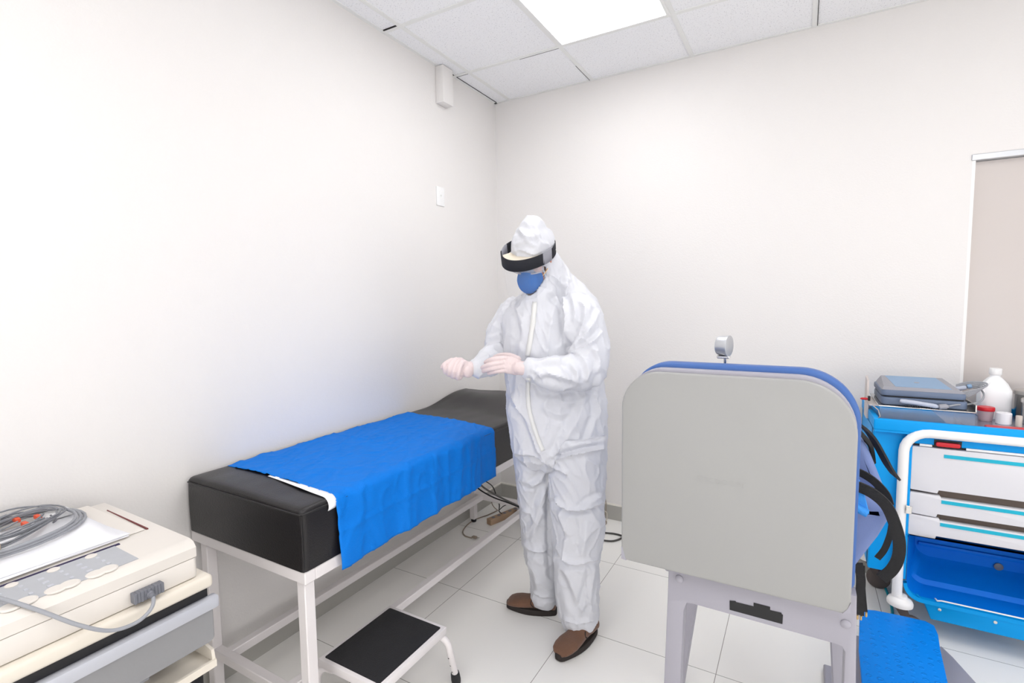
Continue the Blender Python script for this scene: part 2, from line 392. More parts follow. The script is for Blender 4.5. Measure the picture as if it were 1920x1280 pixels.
# mattress: swept cross-sections with a raised head end
def mtop(y):
    t_ = min(max((y + 0.90) / 0.36, 0), 1); t_ = t_ * t_ * (3 - 2 * t_); return 0.845 + 0.052 * t_
bm = bmesh.new(); rings = []
MX0, MX1, MY0, MY1 = 0.010, 0.640, -2.218, -0.452
NY = 90
def ring_at(y, inset, zt, zb=FZ + 0.001):
    r = 0.016; pts = []
    x0, x1 = MX0 + inset, MX1 - inset
    pts.append((x0, zb)); 
    for k in range(9): pts.append((x0 - 0.004 * math.sin(PI * k / 8), zb + (zt - r - zb) * (k + 0.5) / 9))
    for k in range(5): a = PI - k / 4 * PI / 2; pts.append((x0 + r + r * math.cos(a), zt - r + r * math.sin(a)))
    for k in range(1, 24):
        u = k / 24; pts.append((x0 + r + (x1 - x0 - 2 * r) * u, zt + 0.006 * math.sin(PI * u)))
    for k in range(5): a = PI / 2 - k / 4 * PI / 2; pts.append((x1 - r + r * math.cos(a), zt - r + r * math.sin(a)))
    for k in range(9): pts.append((x1 + 0.004 * math.sin(PI * k / 8), zt - r - (zt - r - zb) * (k + 0.5) / 9))
    pts.append((x1, zb))
    return [(x, y, z) for x, z in pts]
ylist = [(MY0, 0.014, -0.012), (MY0 + 0.002, 0.006, -0.006), (MY0 + 0.010, 0.001, -0.002)] + [(MY0 + 0.02 + (MY1 - MY0 - 0.04) * i / NY, 0, 0) for i in range(NY + 1)] + [(MY1 - 0.010, 0.001, -0.002), (MY1 - 0.002, 0.006, -0.006), (MY1, 0.014, -0.012)]
for y, ins, dz in ylist:
    zt = mtop(y) + dz
    pts = ring_at(y, ins, zt)
    out = []
    for x, yy, z in pts:
        if z > zt - 0.004 and MX0 + 0.03 < x < MX1 - 0.02:
            z += 0.0035 * noise.noise(Vector((x * 5, yy * 4, 1))) + 0.0022 * noise.noise(Vector((x * 13, yy * 9, 5)))
            if yy > -0.95: z += 0.004 * math.sin(x * 9 + yy * 20) * min(1, (yy + .95) * 4)
        out.append(bm.verts.new((x, yy, z)))
    rings.append(out)
for a, c in zip(rings, rings[1:]):
    n = len(a)
    for j in range(n): bm.faces.new((a[j], a[(j + 1) % n], c[(j + 1) % n], c[j]))
bm.faces.new(rings[0][::-1]); bm.faces.new(rings[-1])
matt = fin(bm, 'mattress', m_leather, bed, 60)
zz = -0.017
pts = [(MX0 + 0.002, y, mtop(y) + zz) for y in np.linspace(MY1 - 0.01, MY0 + 0.02, 40)] + [(MX0 + 0.012, MY0 - 0.001, mtop(MY0) + zz)] + [(x, MY0 - 0.002, mtop(MY0) + zz) for x in np.linspace(MX0 + 0.03, MX1 - 0.03, 12)] + [(MX1 - 0.008, MY0 - 0.001, mtop(MY0) + zz)] + [(MX1 + 0.001, y, mtop(y) + zz) for y in np.linspace(MY0 + 0.015, MY1 - 0.01, 50)]
tube('piping', pts, 0.0035, m_leather, matt, n=8)
tube('corner_seam', [(MX1 - 0.001, MY0 + 0.001, FZ + 0.004), (MX1 + 0.001, MY0 - 0.001, FZ + 0.09), (MX1 - 0.002, MY0 + 0.001, 0.826)], 0.0025, m_leather, matt, n=8)

# blue drape
DY0, DY1 = -2.092, -1.118
bm = bmesh.new(); NU, NV = 120, 110; G = []
Ltop = 0.632 - 0.018; Lside = 0.235
for i in range(NU + 1):
    u = i / NU; row = []
    for j in range(NV + 1):
        v = j / NV; s_ = v * (Ltop + Lside)
        y = DY0 + (DY1 - DY0) * u
        # slightly slanted near edge on the wall side, and lower hem sloping
        y += 0.028 * (1 - u) * max(0, 1 - v * 1.6) * 0.6 + 0.07 * u * max(0, 1 - v * 1.3) 
        zt = mtop(y) + 0.0062 * math.sin(PI * min(1, s_ / Ltop)) + 0.0035
        ls = Lside * (1 + 0.02 * (1 - u))
        if s_ <= Ltop - 0.02: x = 0.018 + s_; z = zt
        else:
            r = 0.026; arc = r * PI / 2; q = s_ - (Ltop - 0.02)
            if q < arc: a = q / r; x = 0.018 + Ltop - 0.02 + r * math.sin(a) + 0.0; z = zt - r * (1 - math.cos(a))
            else:
                d = q - arc; x = 0.018 + Ltop - 0.02 + r + 0.010 * (d / Lside) ; z = zt - r - d * (1 + 0.03 * (1 - u))
                x += 0.006 * math.sin(u * 17 + 1) * (d / Lside) + 0.004 * math.sin(u * 41) * (d / Lside)
        x += 0.008
        nz = 0.0045 * noise.noise(Vector((x * 5 + y * 4, y * 5, 3))) + 0.0042 * max(0, 1 - abs(noise.noise(Vector((x * 17 + y * 8, y * 4 - x * 3, 8)))) * 5) + 0.0025 * max(0, 1 - abs(noise.noise(Vector((x * 9 - y * 14, y * 5 + x * 9, z * 8)))) * 6) 
        fold = 0.0035 * math.exp(-((v - 0.30) / 0.008) ** 2) + 0.0035 * math.exp(-((v - 0.86 + 0.02 * u) / 0.008) ** 2) + 0.003 * math.exp(-((u - 0.5) / 0.006) ** 2)
        if s_ <= Ltop: z += max(nz, -0.002) + fold * 0.6
        else: x += max(nz, -0.001) * 1.5 + fold
        row.append(bm.verts.new((x, y, z)))
    G.append(row)
for i in range(NU):
    for j in range(NV): bm.faces.new((G[i][j], G[i + 1][j], G[i + 1][j + 1], G[i][j + 1]))
dr = fin(bm, 'surgical_drape', m_blue, None, 80)
tag(dr, 'blue disposable drape spread over the black bed and hanging down its side', 'drape')
mod = dr.modifiers.new('t', 'SOLIDIFY'); mod.thickness = 0.0012; mod.offset = 0
# white taped border along part of the near edge
bm = bmesh.new(); A = []
for k in range(41):
    s_ = 0.27 + (Ltop + 0.035 - 0.27) * k / 40; v = s_ / (Ltop + Lside); j = v * NV
    y = DY0 + 0.028 * max(0, 1 - v * 1.6) * 0.6
    wd = 0.006 + 0.024 * (k / 40)
    zt = mtop(y) + 0.0062 * math.sin(PI * min(1, s_ / Ltop)) + 0.003
    if s_ <= Ltop - 0.02: x, z = 0.018 + s_ + 0.008, zt + 0.0015
    else: a = (s_ - Ltop + 0.02) / 0.026; x = 0.018 + Ltop - 0.02 + 0.026 * math.sin(a) + 0.0085; z = zt - 0.026 * (1 - math.cos(a)) + 0.001
    A.append((bm.verts.new((x, y + 0.003, z)), bm.verts.new((x, y - wd, z - 0.002))))
for a, c in zip(A, A[1:]): bm.faces.new((a[0], a[1], c[1], c[0]))
ed = fin(bm, 'white_border', m_paper, dr, 80); ed['label'] = 'white border strip'
mod = ed.modifiers.new('t', 'SOLIDIFY'); mod.thickness = 0.001; mod.offset = 1

# ================================================================== STEP STOOL
st = thing('step_stool', 'low white step stool with black rubber tread beside the bed', 'step stool', (0.64, -1.88, 0.0))
SX0, SX1, SY0, SY1, SZ = 0.524, 0.810, -2.092, -1.742, 0.250
bm = bmesh.new(); a_box(bm, SX0, SX1, SY0, SY1, SZ - 0.03, SZ - 0.001, 0.003, 2)
fin(bm, 'top_frame', m_frame, st, 35)
prism('tread', rrect(SX0 + 0.015, SX1 - 0.015, SY0 + 0.015, SY1 - 0.015, (0.006,) * 4, 4), 'xy', SZ - 0.004, SZ + 0.0005, m_rubber, st)
for sx, sy, fx, fy in ((SX0, SY0, -0.004, -0.045), (SX1, SY0, 0.006, -0.045), (SX1, SY1, 0.006, 0.045), (SX0, SY1, -0.004, 0.045)):
    ix = 1 if sx == SX0 else -1; iy = 1 if sy == SY0 else -1
    p = catmull([(sx + ix * 0.05, sy + iy * 0.022, SZ - 0.038), (sx + ix * 0.012, sy + iy * 0.014, SZ - 0.040), (sx - ix * 0.008, sy + iy * 0.006, SZ - 0.062), (sx - ix * 0.014, sy, SZ - 0.105), (sx + fx * 0.9, sy + fy * 0.9, 0.035)], 6)
    bm = bmesh.new(); a_sweep(bm, p, circ(0.0125, 14)); lg = fin(bm, 'leg', m_frame, st, 50)
    a = Vector((sx + fx * 0.85, sy + fy * 0.85, 0.045)); c = Vector((sx + fx, sy + fy, 0.0))
    bm = bmesh.new(); a_sweep(bm, [a, a.lerp(c, 0.1), a.lerp(c, 0.7), c], circ(0.0165, 14), scale=[0.9, 1.0, 1.12, 1.05]); fin(bm, 'rubber_foot', m_rubber, lg, 50)
    bm = bmesh.new()
    for zt in (0.135, 0.095, 0.06):
        k = (SZ - 0.105 - zt) / (SZ - 0.105 - 0.035); q = Vector((sx - ix * 0.014, sy, SZ - 0.105)).lerp(Vector((sx + fx * 0.9, sy + fy * 0.9, 0.035)), k) if k > 0 else Vector((sx - ix * 0.013, sy, zt))
        a_lathe(bm, [(0.0028, 0), (0.0028, 0.0015)], q + Vector((0.0, -0.0122, 0)), (0.25, -1, 0), 10)
    fin_split(bm, 'adjuster_hole', m_black, lg)

# ================================================================== ECG CART (lower left)
ct = thing('equipment_trolley', 'cream and grey trolley carrying the electrocardiograph beside the bed', 'trolley', (0.33, -2.95, 0.0))
TY1 = -2.463; TY0 = -3.25; TX0, TX1 = 0.05, 0.60
box('top_board', TX0, TX1, TY0, TY1, 0.722, 0.757, m_cream2, ct, 0.010, 3)
box('black_band', TX0 + 0.012, TX1 - 0.012, TY0 + 0.01, TY1 - 0.012, 0.698, 0.7225, m_black, ct)
rail = box('front_rail', TX1 - 0.02, TX1 + 0.008, TY0, TY1 + 0.008, 0.664, 0.697, m_railgrey, ct, 0.006, 2)
bm = bmesh.new(); a_box(bm, TX0 + 0.02, TX1 - 0.02, TY0 + 0.02, TY1 - 0.015, 0.672, 0.698); fin(bm, 'inner_shelf', m_railgrey, ct)
prism('front_panel', rrect(TY0 + 0.01, TY1 - 0.005, 0.575, 0.664, (0.0, 0.014, 0, 0), 4), 'yz', TX1 - 0.018, TX1 - 0.002, m_panelgrey, ct, 0.002, 1)
bm = bmesh.new(); a_box(bm, TX0 + 0.02, TX1 - 0.018, TY0 + 0.01, TY1 - 0.014, 0.61, 0.672); fin(bm, 'body', m_panelgrey, ct)
# lower tray
bm = bmesh.new(); a_box(bm, TX0 + 0.1, TX1 - 0.005, TY0 + 0.05, TY1 - 0.004, 0.508, 0.516)
a_prism(bm, [(TX0 + 0.1, 0.512), (TX1 - 0.005, 0.508), (TX1 - 0.012, 0.545), (TX1 - 0.10, 0.562), (TX0 + 0.1, 0.56)], 'xz', TY1 - 0.012, TY1 - 0.004)
a_box(bm, TX1 - 0.010, TX1 - 0.002, TY0 + 0.05, TY1 - 0.004, 0.500, 0.520)
fin(bm, 'lower_tray', m_cream2, ct)
for x in (TX0 + 0.03, TX1 - 0.12):
    for y in (TY0 + 0.05, TY1 - 0.16): 
        lg = box('upright', x, x + 0.035, y, y + 0.035, 0.09, 0.61, m_railgrey, ct, 0.004, 1)
        lathe('wheel', [(0.02, -0.012), (0.038, -0.012), (0.042, -0.006), (0.042, 0.006), (0.038, 0.012), (0.02, 0.012)], (x + 0.0175, y + 0.0175, 0.043), m_black, lg, axis=(1, 0, 0), n=24)
box('lower_shelf', TX0, TX1 - 0.06, TY0, TY1 - 0.05, 0.14, 0.165, m_cream2, ct, 0.005, 1)
jar = lathe('round_black_container', [(0.045, 0), (0.052, 0.004), (0.052, 0.06), (0.049, 0.066), (0.049, 0.078), (0.04, 0.082)], (0.545, -2.535, 0.4195), m_black)
tag(jar, 'round black container on the shelf under the cream trolley tray, mostly hidden', 'container')
box('middle_shelf', TX0 + 0.06, TX1 - 0.004, TY0 + 0.05, TY1 - 0.01, 0.408, 0.419, m_cream2, ct, 0.003, 1)

# ECG machine
EX0, EX1, EY1, EY0 = 0.055, 0.580, -2.490, -3.20
ecg = thing('electrocardiograph', 'cream electrocardiograph with grey keypad on the trolley', 'medical device', (0.32, -2.85, 0.757))
bm = bmesh.new(); a_prism(bm, rrect(EX0, EX1, EY0, EY1, (0.012, 0.012, 0.012, 0.012), 4), 'xy', 0.759, 0.811, 0.003, 2)
fin(bm, 'lower_case', m_cream, ecg, 35)
bm = bmesh.new()
a_prism(bm, [(EX0, 0.8125), (EX1, 0.8125), (EX1, 0.838), (EX1 - 0.012, 0.852), (EX1 - 0.03, 0.856), (EX0 + 0.13, 0.860), (EX0 + 0.02, 0.860), (EX0, 0.85)], 'xz', EY0, EY1, 0.004, 2)
fin(bm, 'upper_case', m_cream, ecg, 35)
# keypad panel
bm = bmesh.new(); a_prism(bm, [(0.43, 0.8572), (0.556, 0.8552), (0.556, 0.8562), (0.43, 0.8588)], 'xz', EY0 + 0.02, -2.612)
kp = fin(bm, 'keypad', m_keygrey, ecg)
bm = bmesh.new()
for k in range(14):
    yk = -2.66 - k * 0.035
    for x in (0.468, 0.495, 0.522):
        a_box(bm, x - 0.005, x + 0.005, yk - 0.004 - 0.004 * (k % 2), yk + 0.004, 0.8562, 0.8588, 0.001, 1)
fin_split(bm, 'small_key', m_railgrey, kp, 30)
bm = bmesh.new()
for k in range(6):
    yk = -2.685 - k * 0.072
    a_lathe(bm, [(0.0001, 0.003), (0.016, 0.0028), (0.019, 0.001), (0.019, -0.001)], (0.548, yk - 0.01, 0.8560), n=20)
    a_lathe(bm, [(0.0001, 0.003), (0.016, 0.0028), (0.019, 0.001), (0.019, -0.001)], (0.548, yk + 0.014, 0.8560), n=20)
    a_lathe(bm, [(0.0001, 0.003), (0.009, 0.0028), (0.012, 0.001), (0.012, -0.001)], (0.445, yk + 0.02, 0.8585), n=20)
fin_split(bm, 'cream_key', m_cream, kp, 30)
prism('paper_slot', [(0.427, EY0 + 0.02), (0.435, EY0 + 0.02), (0.435, -2.60), (0.427, -2.60)], 'xy', 0.857, 0.8596, m_navy, ecg)
prism('lid_seam', [(0.152, -2.515), (0.155, -2.518), (0.400, -2.524), (0.402, -2.520)], 'xy', 0.857, 0.8612, m_darkred, ecg)
# paper cover flap, grey label on machine
prism('lid', rrect(0.06, 0.40, EY0 + 0.03, -2.528, (0.004,) * 4, 3), 'xy', 0.8585, 0.8615, m_cream, ecg, 0.001, 1)
# paper stack
pp = thing('paper_sheets', 'stack of white paper lying under the cable coil on the electrocardiograph', 'paper', (0.25, -2.8, 0.862))
for k, (ang, sx_, c) in enumerate(((0.00, 0.0, m_paper), (0.05, 0.006, m_paper), (-0.04, -0.006, m_paper))):
    bm = bmesh.new(); z = 0.8622 + k * 0.0022
    G = []
    for i in range(15):
        row = []
        for j in range(15):
            lx = (i / 14 - 0.5) * 0.33; ly = (j / 14 - 0.5) * 0.44
            x = 0.250 + sx_ + lx * math.cos(ang) - ly * math.sin(ang); y = -2.790 - k * 0.004 + lx * math.sin(ang) + ly * math.cos(ang)
            zz_ = z + 0.004 * max(0, (i / 14 - 0.75)) * (j / 14) * (k + 1)
            row.append(bm.verts.new((x, y, zz_)))
        G.append(row)
    for i in range(14):
        for j in range(14): bm.faces.new((G[i][j], G[i + 1][j], G[i + 1][j + 1], G[i][j + 1]))
    o = fin(bm, 'sheet', c, pp, 60); md = o.modifiers.new('t', 'SOLIDIFY'); md.thickness = 0.0006; md.offset = 1
# cable coil with plug
cab = thing('patient_cable', 'grey electrode cable coiled on papers and plugged into the electrocardiograph', 'cable', (0.2, -2.72, 0.869))
ZC = 0.874
path = [on(280, 1118, 0, 0.612)]
bm = bmesh.new()
pl = [Vector((0.586, -2.612, 0.783)), Vector((0.612, -2.612, 0.778)), Vector((0.626, -2.622, 0.758)), Vector((0.632, -2.655, 0.744)), Vector((0.630, -2.705, 0.752)), Vector((0.618, -2.755, 0.79)), Vector((0.59, -2.80, 0.835)), Vector((0.555, -2.835, 0.866)), Vector((0.47, -2.86, 0.872)), Vector((0.40, -2.885, 0.876)), Vector((0.33, -2.93, 0.876))]
a_sweep(bm, catmull(pl, 8), circ(0.0042, 12))
rnd = random.Random(3)
def loop(cx, cy, rx, ry, rot, z, a0=0.0, a1=2 * PI, jz=0.002, n=26):
    out = []
    for i in range(n + 1):
        a = a0 + (a1 - a0) * i / n
        x, y = rx * math.cos(a), ry * math.sin(a)
        out.append(Vector((cx + x * math.cos(rot) - y * math.sin(rot), cy + x * math.sin(rot) + y * math.cos(rot), z + jz * math.sin(3 * a + cx * 50))))
    return out
for k in range(3):
    a_sweep(bm, loop(0.17 + 0.008 * k, -2.715 - 0.004 * k, 0.120 - 0.006 * k, 0.150 - 0.008 * k, 0.55 + 0.07 * k, ZC + 0.002 + 0.007 * k), circ(0.0040, 10), closed=False)
fin(bm, 'main_cable', m_cable, cab, 60)
bm = bmesh.new()
for k in range(13):
    a = rnd.uniform(0, PI); rx = rnd.uniform(0.05, 0.085); ry = rnd.uniform(0.085, 0.135)
    a_sweep(bm, loop(0.145 + rnd.uniform(-0.02, 0.02), -2.735 + rnd.uniform(-0.02, 0.02), rx, ry, rnd.uniform(0.3, 0.9), ZC + 0.006 + 0.0023 * k, a, a + rnd.uniform(4.0, 6.2), 0.004), circ(0.0023, 8))
fin_split(bm, 'lead_wire', m_lead, cab, 60)
bm = bmesh.new()
for (x, y, a) in ((0.10, -2.70, 0.3), (0.13, -2.665, 1.2), (0.16, -2.70, 2.0)):
    a_box(bm, x - 0.014, x + 0.014, y - 0.006, y + 0.006, ZC + 0.012, ZC + 0.024, 0.003, 2)

for o in fin_split(bm, 'electrode_clip', m_orange, cab, 40): o['label'] = 'orange electrode clip'
strap('cable_tie', [(0.315, -2.80, 0.872), (0.308, -2.795, 0.896), (0.285, -2.785, 0.903), (0.268, -2.778, 0.89), (0.262, -2.776, 0.872)], 0.014, 0.0016, m_tan, cab, up=(0.3, 0.9, 0))
plug = None
bm = bmesh.new()
for k in range(9): a_box(bm, EX1 + 0.001, EX1 + 0.021 - 0.001 * (k % 2), -2.645 + k * 0.0072, -2.6385 + k * 0.0072, 0.768, 0.793, 0.0012, 1)
a_box(bm, EX1 + 0.001, EX1 + 0.019, -2.644, -2.582, 0.769, 0.792)
plug = fin(bm, 'plug', m_cabled, cab, 30)
lathe('strain_relief', [(0.0085, 0), (0.0085, 0.006), (0.0065, 0.008), (0.0065, 0.012), (0.0055, 0.014), (0.0048, 0.02)], (EX1 + 0.018, -2.612, 0.780), m_cabled, plug, axis=(1, -0.05, -0.12), n=16)
# ECG electrode box on papers
eb = box('adapter_box', 0.075, 0.130, -2.650, -2.585, 0.8705, 0.884, m_whitep, None, 0.004, 2)
tag(eb, 'small white adapter box on papers behind the grey cable coil', 'adapter')
box('socket', 0.085, 0.098, -2.600, -2.592, 0.884, 0.8848, m_cabled, eb)

#PERSON_BEGIN
# ================================================================== PERSON
GR = np.array([CR[0], CR[1], 0.0]); GR /= np.linalg.norm(GR)
GG = np.array([-GR[1], GR[0], 0.0])
def V3(a): return Vector((float(a[0]), float(a[1]), float(a[2])))
def a_rings(bm, rings):
    R_ = [[bm.verts.new(p) for p in r] for r in rings]; n = len(R_[0])
    for a, c in zip(R_, R_[1:]):
        for j in range(n): bm.faces.new((a[j], a[(j + 1) % n], c[(j + 1) % n], c[j]))
    for r, rv in ((R_[0], True), (R_[-1], False)):
        c = sum((v.co for v in r), Vector()) / n; cv = bm.verts.new(c)
        for j in range(n):
            f = (r[j], r[(j + 1) % n], cv)
            bm.faces.new(f[::-1] if not rv else f)
def hsec(xl, xr, y, d, hd, n=28, e=2.3, rot=0.0):
    """horizontal section seen between pixels xl..xr at height y, depth d, half-depth hd (m)"""
    c = dp((xl + xr) / 2, y, d); hw = (xr - xl) / 2 * d / FPX; out = []
    for i in range(n):
        t_ = 2 * PI * i / n; cx, cy = math.cos(t_), math.sin(t_); q = (abs(cx) ** e + abs(cy) ** e) ** (-1 / e)
        a, b_ = hw * q * cx, hd * q * cy
        out.append(c + V3(GR) * (a * math.cos(rot) - b_ * math.sin(rot)) + V3(GG) * (a * math.sin(rot) + b_ * math.cos(rot)))
    return out
def interp_secs(secs, k=3):
    A = np.array(secs, float); P = catmull([Vector(a[:3]) for a in A], k); Q = catmull([Vector((a[3], a[4], 0)) for a in A], k)
    return [(p.x, p.y, p.z, q.x, q.y) for p, q in zip(P, Q)]
def a_limb(bm, pts, rs, n=20, flat=None):
    path = catmull(pts, 5); rr = catmull([Vector((r, 0, 0)) for r in rs], 5)
    T = []
    for i in range(len(path)):
        a = path[max(i - 1, 0)]; c = path[min(i + 1, len(path) - 1)]; T.append((c - a).normalized())
    u = T[0].orthogonal().normalized(); rings = []
    for p, t_, r in zip(path, T, rr):
        u = (u - t_ * u.dot(t_)).normalized(); v = t_.cross(u); r = max(r.x, 0.001)
        rings.append([p + (u * math.cos(2 * PI * i / n) + v * math.sin(2 * PI * i / n)) * r for i in range(n)])
    # rounded ends
    def endcap(ring, p, t_, r): return [[p + (q - p) * math.cos(a) + t_ * (r * math.sin(a)) for q in ring] for a in (0.5, 1.0, 1.35)]
    pre = endcap(rings[0], path[0], -T[0], rr[0].x)[::-1]; post = endcap(rings[-1], path[-1], T[-1], rr[-1].x)
    a_rings(bm, pre + rings + post)
def a_ball(bm, c, ax, r, n=20, m_=14):
    """ellipsoid: ax 3 axes (Vectors unit), r 3 radii"""
    rings = []
    for i in range(1, m_):
        f = PI * i / m_
        rings.append([c + ax[2] * (r[2] * math.cos(f)) + ax[0] * (r[0] * math.sin(f) * math.cos(2 * PI * j / n)) + ax[1] * (r[1] * math.sin(f) * math.sin(2 * PI * j / n)) for j in range(n)])
    a_rings(bm, rings)
def fuse(bm, voxel, smooth_it=4, fac=0.5):
    bmesh.ops.recalc_face_normals(bm, faces=bm.faces)
    me = bpy.data.meshes.new('tmp_fuse'); bm.to_mesh(me); bm.free(); o = bpy.data.objects.new('tmp_fuse', me); COL.objects.link(o)
    r = o.modifiers.new('r', 'REMESH'); r.mode = 'VOXEL'; r.voxel_size = voxel; r.adaptivity = 0
    s_ = o.modifiers.new('s', 'SMOOTH'); s_.iterations = smooth_it; s_.factor = fac
    bpy.context.view_layer.update(); dg = bpy.context.evaluated_depsgraph_get()
    out = bpy.data.meshes.new_from_object(o.evaluated_get(dg)); bpy.data.objects.remove(o); bpy.data.meshes.remove(me)
    out.materials.clear(); return out
def get(me):
    n = len(me.vertices); co = np.empty(n * 3); me.vertices.foreach_get('co', co)
    no = np.empty(n * 3, dtype=np.float32); me.vertex_normals.foreach_get('vector', no); return co.reshape(-1, 3), no.reshape(-1, 3).astype(float)
def put(me, co): me.vertices.foreach_set('co', co.reshape(-1)); me.update()

person = thing('person', 'person in white hooded coverall, face shield, blue respirator and gloves beside bed', 'person', (1.02, -1.22, 0.0))

# --- body sections in measured coordinates (xl, xr, y, depth, half depth)
torso = [(985, 1046, 545, 2.20, .075), (968, 1070, 562, 2.205, .10), (950, 1098, 582, 2.205, .125), (945, 1112, 605, 2.205, .14), (946, 1117, 640, 2.21, .15), (948, 1120, 680, 2.22, .155), (950, 1128, 720, 2.23, .16), (952, 1134, 755, 2.235, .165), (956, 1135, 790, 2.24, .165), (961, 1134, 825, 2.245, .16), (967, 1132, 850, 2.25, .145), (985, 1110, 868, 2.25, .10)]
legL = [(966, 1050, 815, 2.30, .11), (966, 1046, 850, 2.31, .12), (969, 1040, 885, 2.325, .12), (974, 1040, 930, 2.345, .115), (979, 1044, 975, 2.365, .11), (982, 1042, 1015, 2.38, .105), (989, 1042, 1055, 2.395, .095), (996, 1042, 1090, 2.405, .088), (997, 1044, 1112, 2.41, .085), (1003, 1042, 1126, 2.412, .070)]
legR = [(1030, 1132, 815, 2.19, .13), (1032, 1133, 850, 2.185, .135), (1034, 1132, 890, 2.185, .13), (1037, 1131, 935, 2.185, .125), (1040, 1132, 975, 2.19, .12), (1041, 1127, 1015, 2.20, .112), (1042, 1121, 1055, 2.21, .105), (1044, 1120, 1095, 2.22, .10), (1048, 1120, 1135, 2.23, .095), (1054, 1115, 1160, 2.235, .088), (1062, 1108, 1173, 2.235, .070)]
RS = [dp(968, 590, 2.31), dp(945, 625, 2.31), dp(935, 662, 2.26), dp(915, 680, 2.17), dp(896, 690, 2.10)]
LS = [dp(1085, 590, 2.11), dp(1098, 625, 2.08), dp(1104, 665, 2.055), dp(1096, 694, 2.03), dp(1062, 700, 2.005), dp(1025, 697, 1.99), dp(998, 692, 1.985)]
# head frame
HO = dp(998, 481, 2.115)
yaw, pit = math.radians(29), math.radians(27)
Fh = (V3(-GG) * math.cos(yaw) - V3(GR) * math.sin(yaw)) * math.cos(pit) - Vector((0, 0, 1)) * math.sin(pit); Fh.normalize()
Rh0 = Fh.cross(Vector((0, 0, 1))).normalized()            # towards the wearer's right is -Rh
Uh = Rh0.cross(Fh).normalized(); Lh = Rh0
roll = math.radians(-7); Uh, Lh = (Uh * math.cos(roll) + Lh * math.sin(roll)), (Lh * math.cos(roll) - Uh * math.sin(roll))
def hp(f, l, u): return HO + Fh * f + Lh * l + Uh * u

# ---------- inner body (continuous), face visible in the hood opening
bm = bmesh.new()
shrink = lambda S, k, kd: [((s[0] + s[1]) / 2 - (s[1] - s[0]) / 2 * k, (s[0] + s[1]) / 2 + (s[1] - s[0]) / 2 * k, s[2], s[3], s[4] * kd) for s in S]
a_rings(bm, [hsec(*s) for s in interp_secs(shrink(torso, .80, .72))])
a_rings(bm, [hsec(*s) for s in interp_secs(shrink(legL, .66, .62))]); a_rings(bm, [hsec(*s) for s in interp_secs(shrink(legR, .62, .62))])
a_limb(bm, RS, [.050, .044, .040, .034, .026]); a_limb(bm, LS, [.050, .044, .042, .040, .036, .030, .024])
a_limb(bm, [dp(1025, 575, 2.19), dp(1020, 545, 2.17), hp(-.02, 0, -.06)], [.060, .055, .056])
a_ball(bm, hp(-.010, 0, .025), (Fh, Lh, Uh), (.092, .074, .090))
a_ball(bm, hp(.022, 0, -.040), (Fh, Lh, Uh), (.062, .056, .075))
a_ball(bm, hp(.070, 0, -.088), (Fh, Lh, Uh), (.022, .026, .020))
a_limb(bm, [hp(.078, 0, .010), hp(.088, 0, -.016), hp(.094, 0, -.034)], [.009, .010, .012])
for s_ in (-1, 1):
    a_ball(bm, hp(.060, .030 * s_, -.030), (Fh, Lh, Uh), (.022, .022, .018))
    a_limb(bm, [hp(.076, .014 * s_, .016), hp(.078, .034 * s_, .019), hp(.066, .050 * s_, .012)], [.007, .008, .006])
    a_ball(bm, hp(-.005, .074 * s_, -.015), (Fh, Lh, Uh), (.016, .009, .030))
a_limb(bm, [hp(.082, -.018, -.058), hp(.090, 0, -.056), hp(.082, .018, -.058)], [.005, .008, .005])
me = fuse(bm, 0.006, 3)
body = link('body', me, m_skin, person, smooth=1)
for s_ in (-1, 1):
    bm = bmesh.new(); a_ball(bm, hp(.069, .030 * s_, -.004), (Fh, Lh, Uh), (.012, .014, .007), 14, 10); eye = fin(bm, 'eyelid', m_skin, person, 60)
    bm = bmesh.new(); a_limb(bm, [hp(.082, .016 * s_, -.008), hp(.084, .030 * s_, -.010), hp(.078, .043 * s_, -.007)], [.0013, .0018, .0012], n=8); fin(bm, 'eyelash', m_hair, eye, 60)
    bm = bmesh.new(); a_limb(bm, [hp(.086, .014 * s_, .020), hp(.088, .032 * s_, .026), hp(.074, .050 * s_, .020)], [.003, .0035, .002], n=8); fin(bm, 'eyebrow', m_hair, person, 60)

# ---------- coverall
bm = bmesh.new()
a_rings(bm, [hsec(*s) for s in interp_secs(torso)])
a_rings(bm, [hsec(*s) for s in interp_secs(legL)]); a_rings(bm, [hsec(*s) for s in interp_secs(legR)])
a_limb(bm, RS, [.078, .075, .066, .052, .037]); a_limb(bm, LS, [.086, .082, .078, .074, .066, .056, .042])
# upper back / stooped shoulders and hood
a_limb(bm, [dp(1078, 585, 2.24), dp(1056, 552, 2.22), dp(1035, 520, 2.19), dp(1012, 488, 2.15)], [.105, .090, .072, .070])
a_limb(bm, [dp(1000, 590, 2.16), dp(1012, 560, 2.15), dp(1022, 530, 2.16)], [.085, .066, .058])
a_ball(bm, hp(-.018, 0, .030), (Fh, Lh, Uh), (.103, .084, .104))
a_ball(bm, hp(-.030, 0, .085), (Fh, Lh, Uh), (.062, .054, .072))
me = fuse(bm, 0.0056, 5)
co, no = get(me)
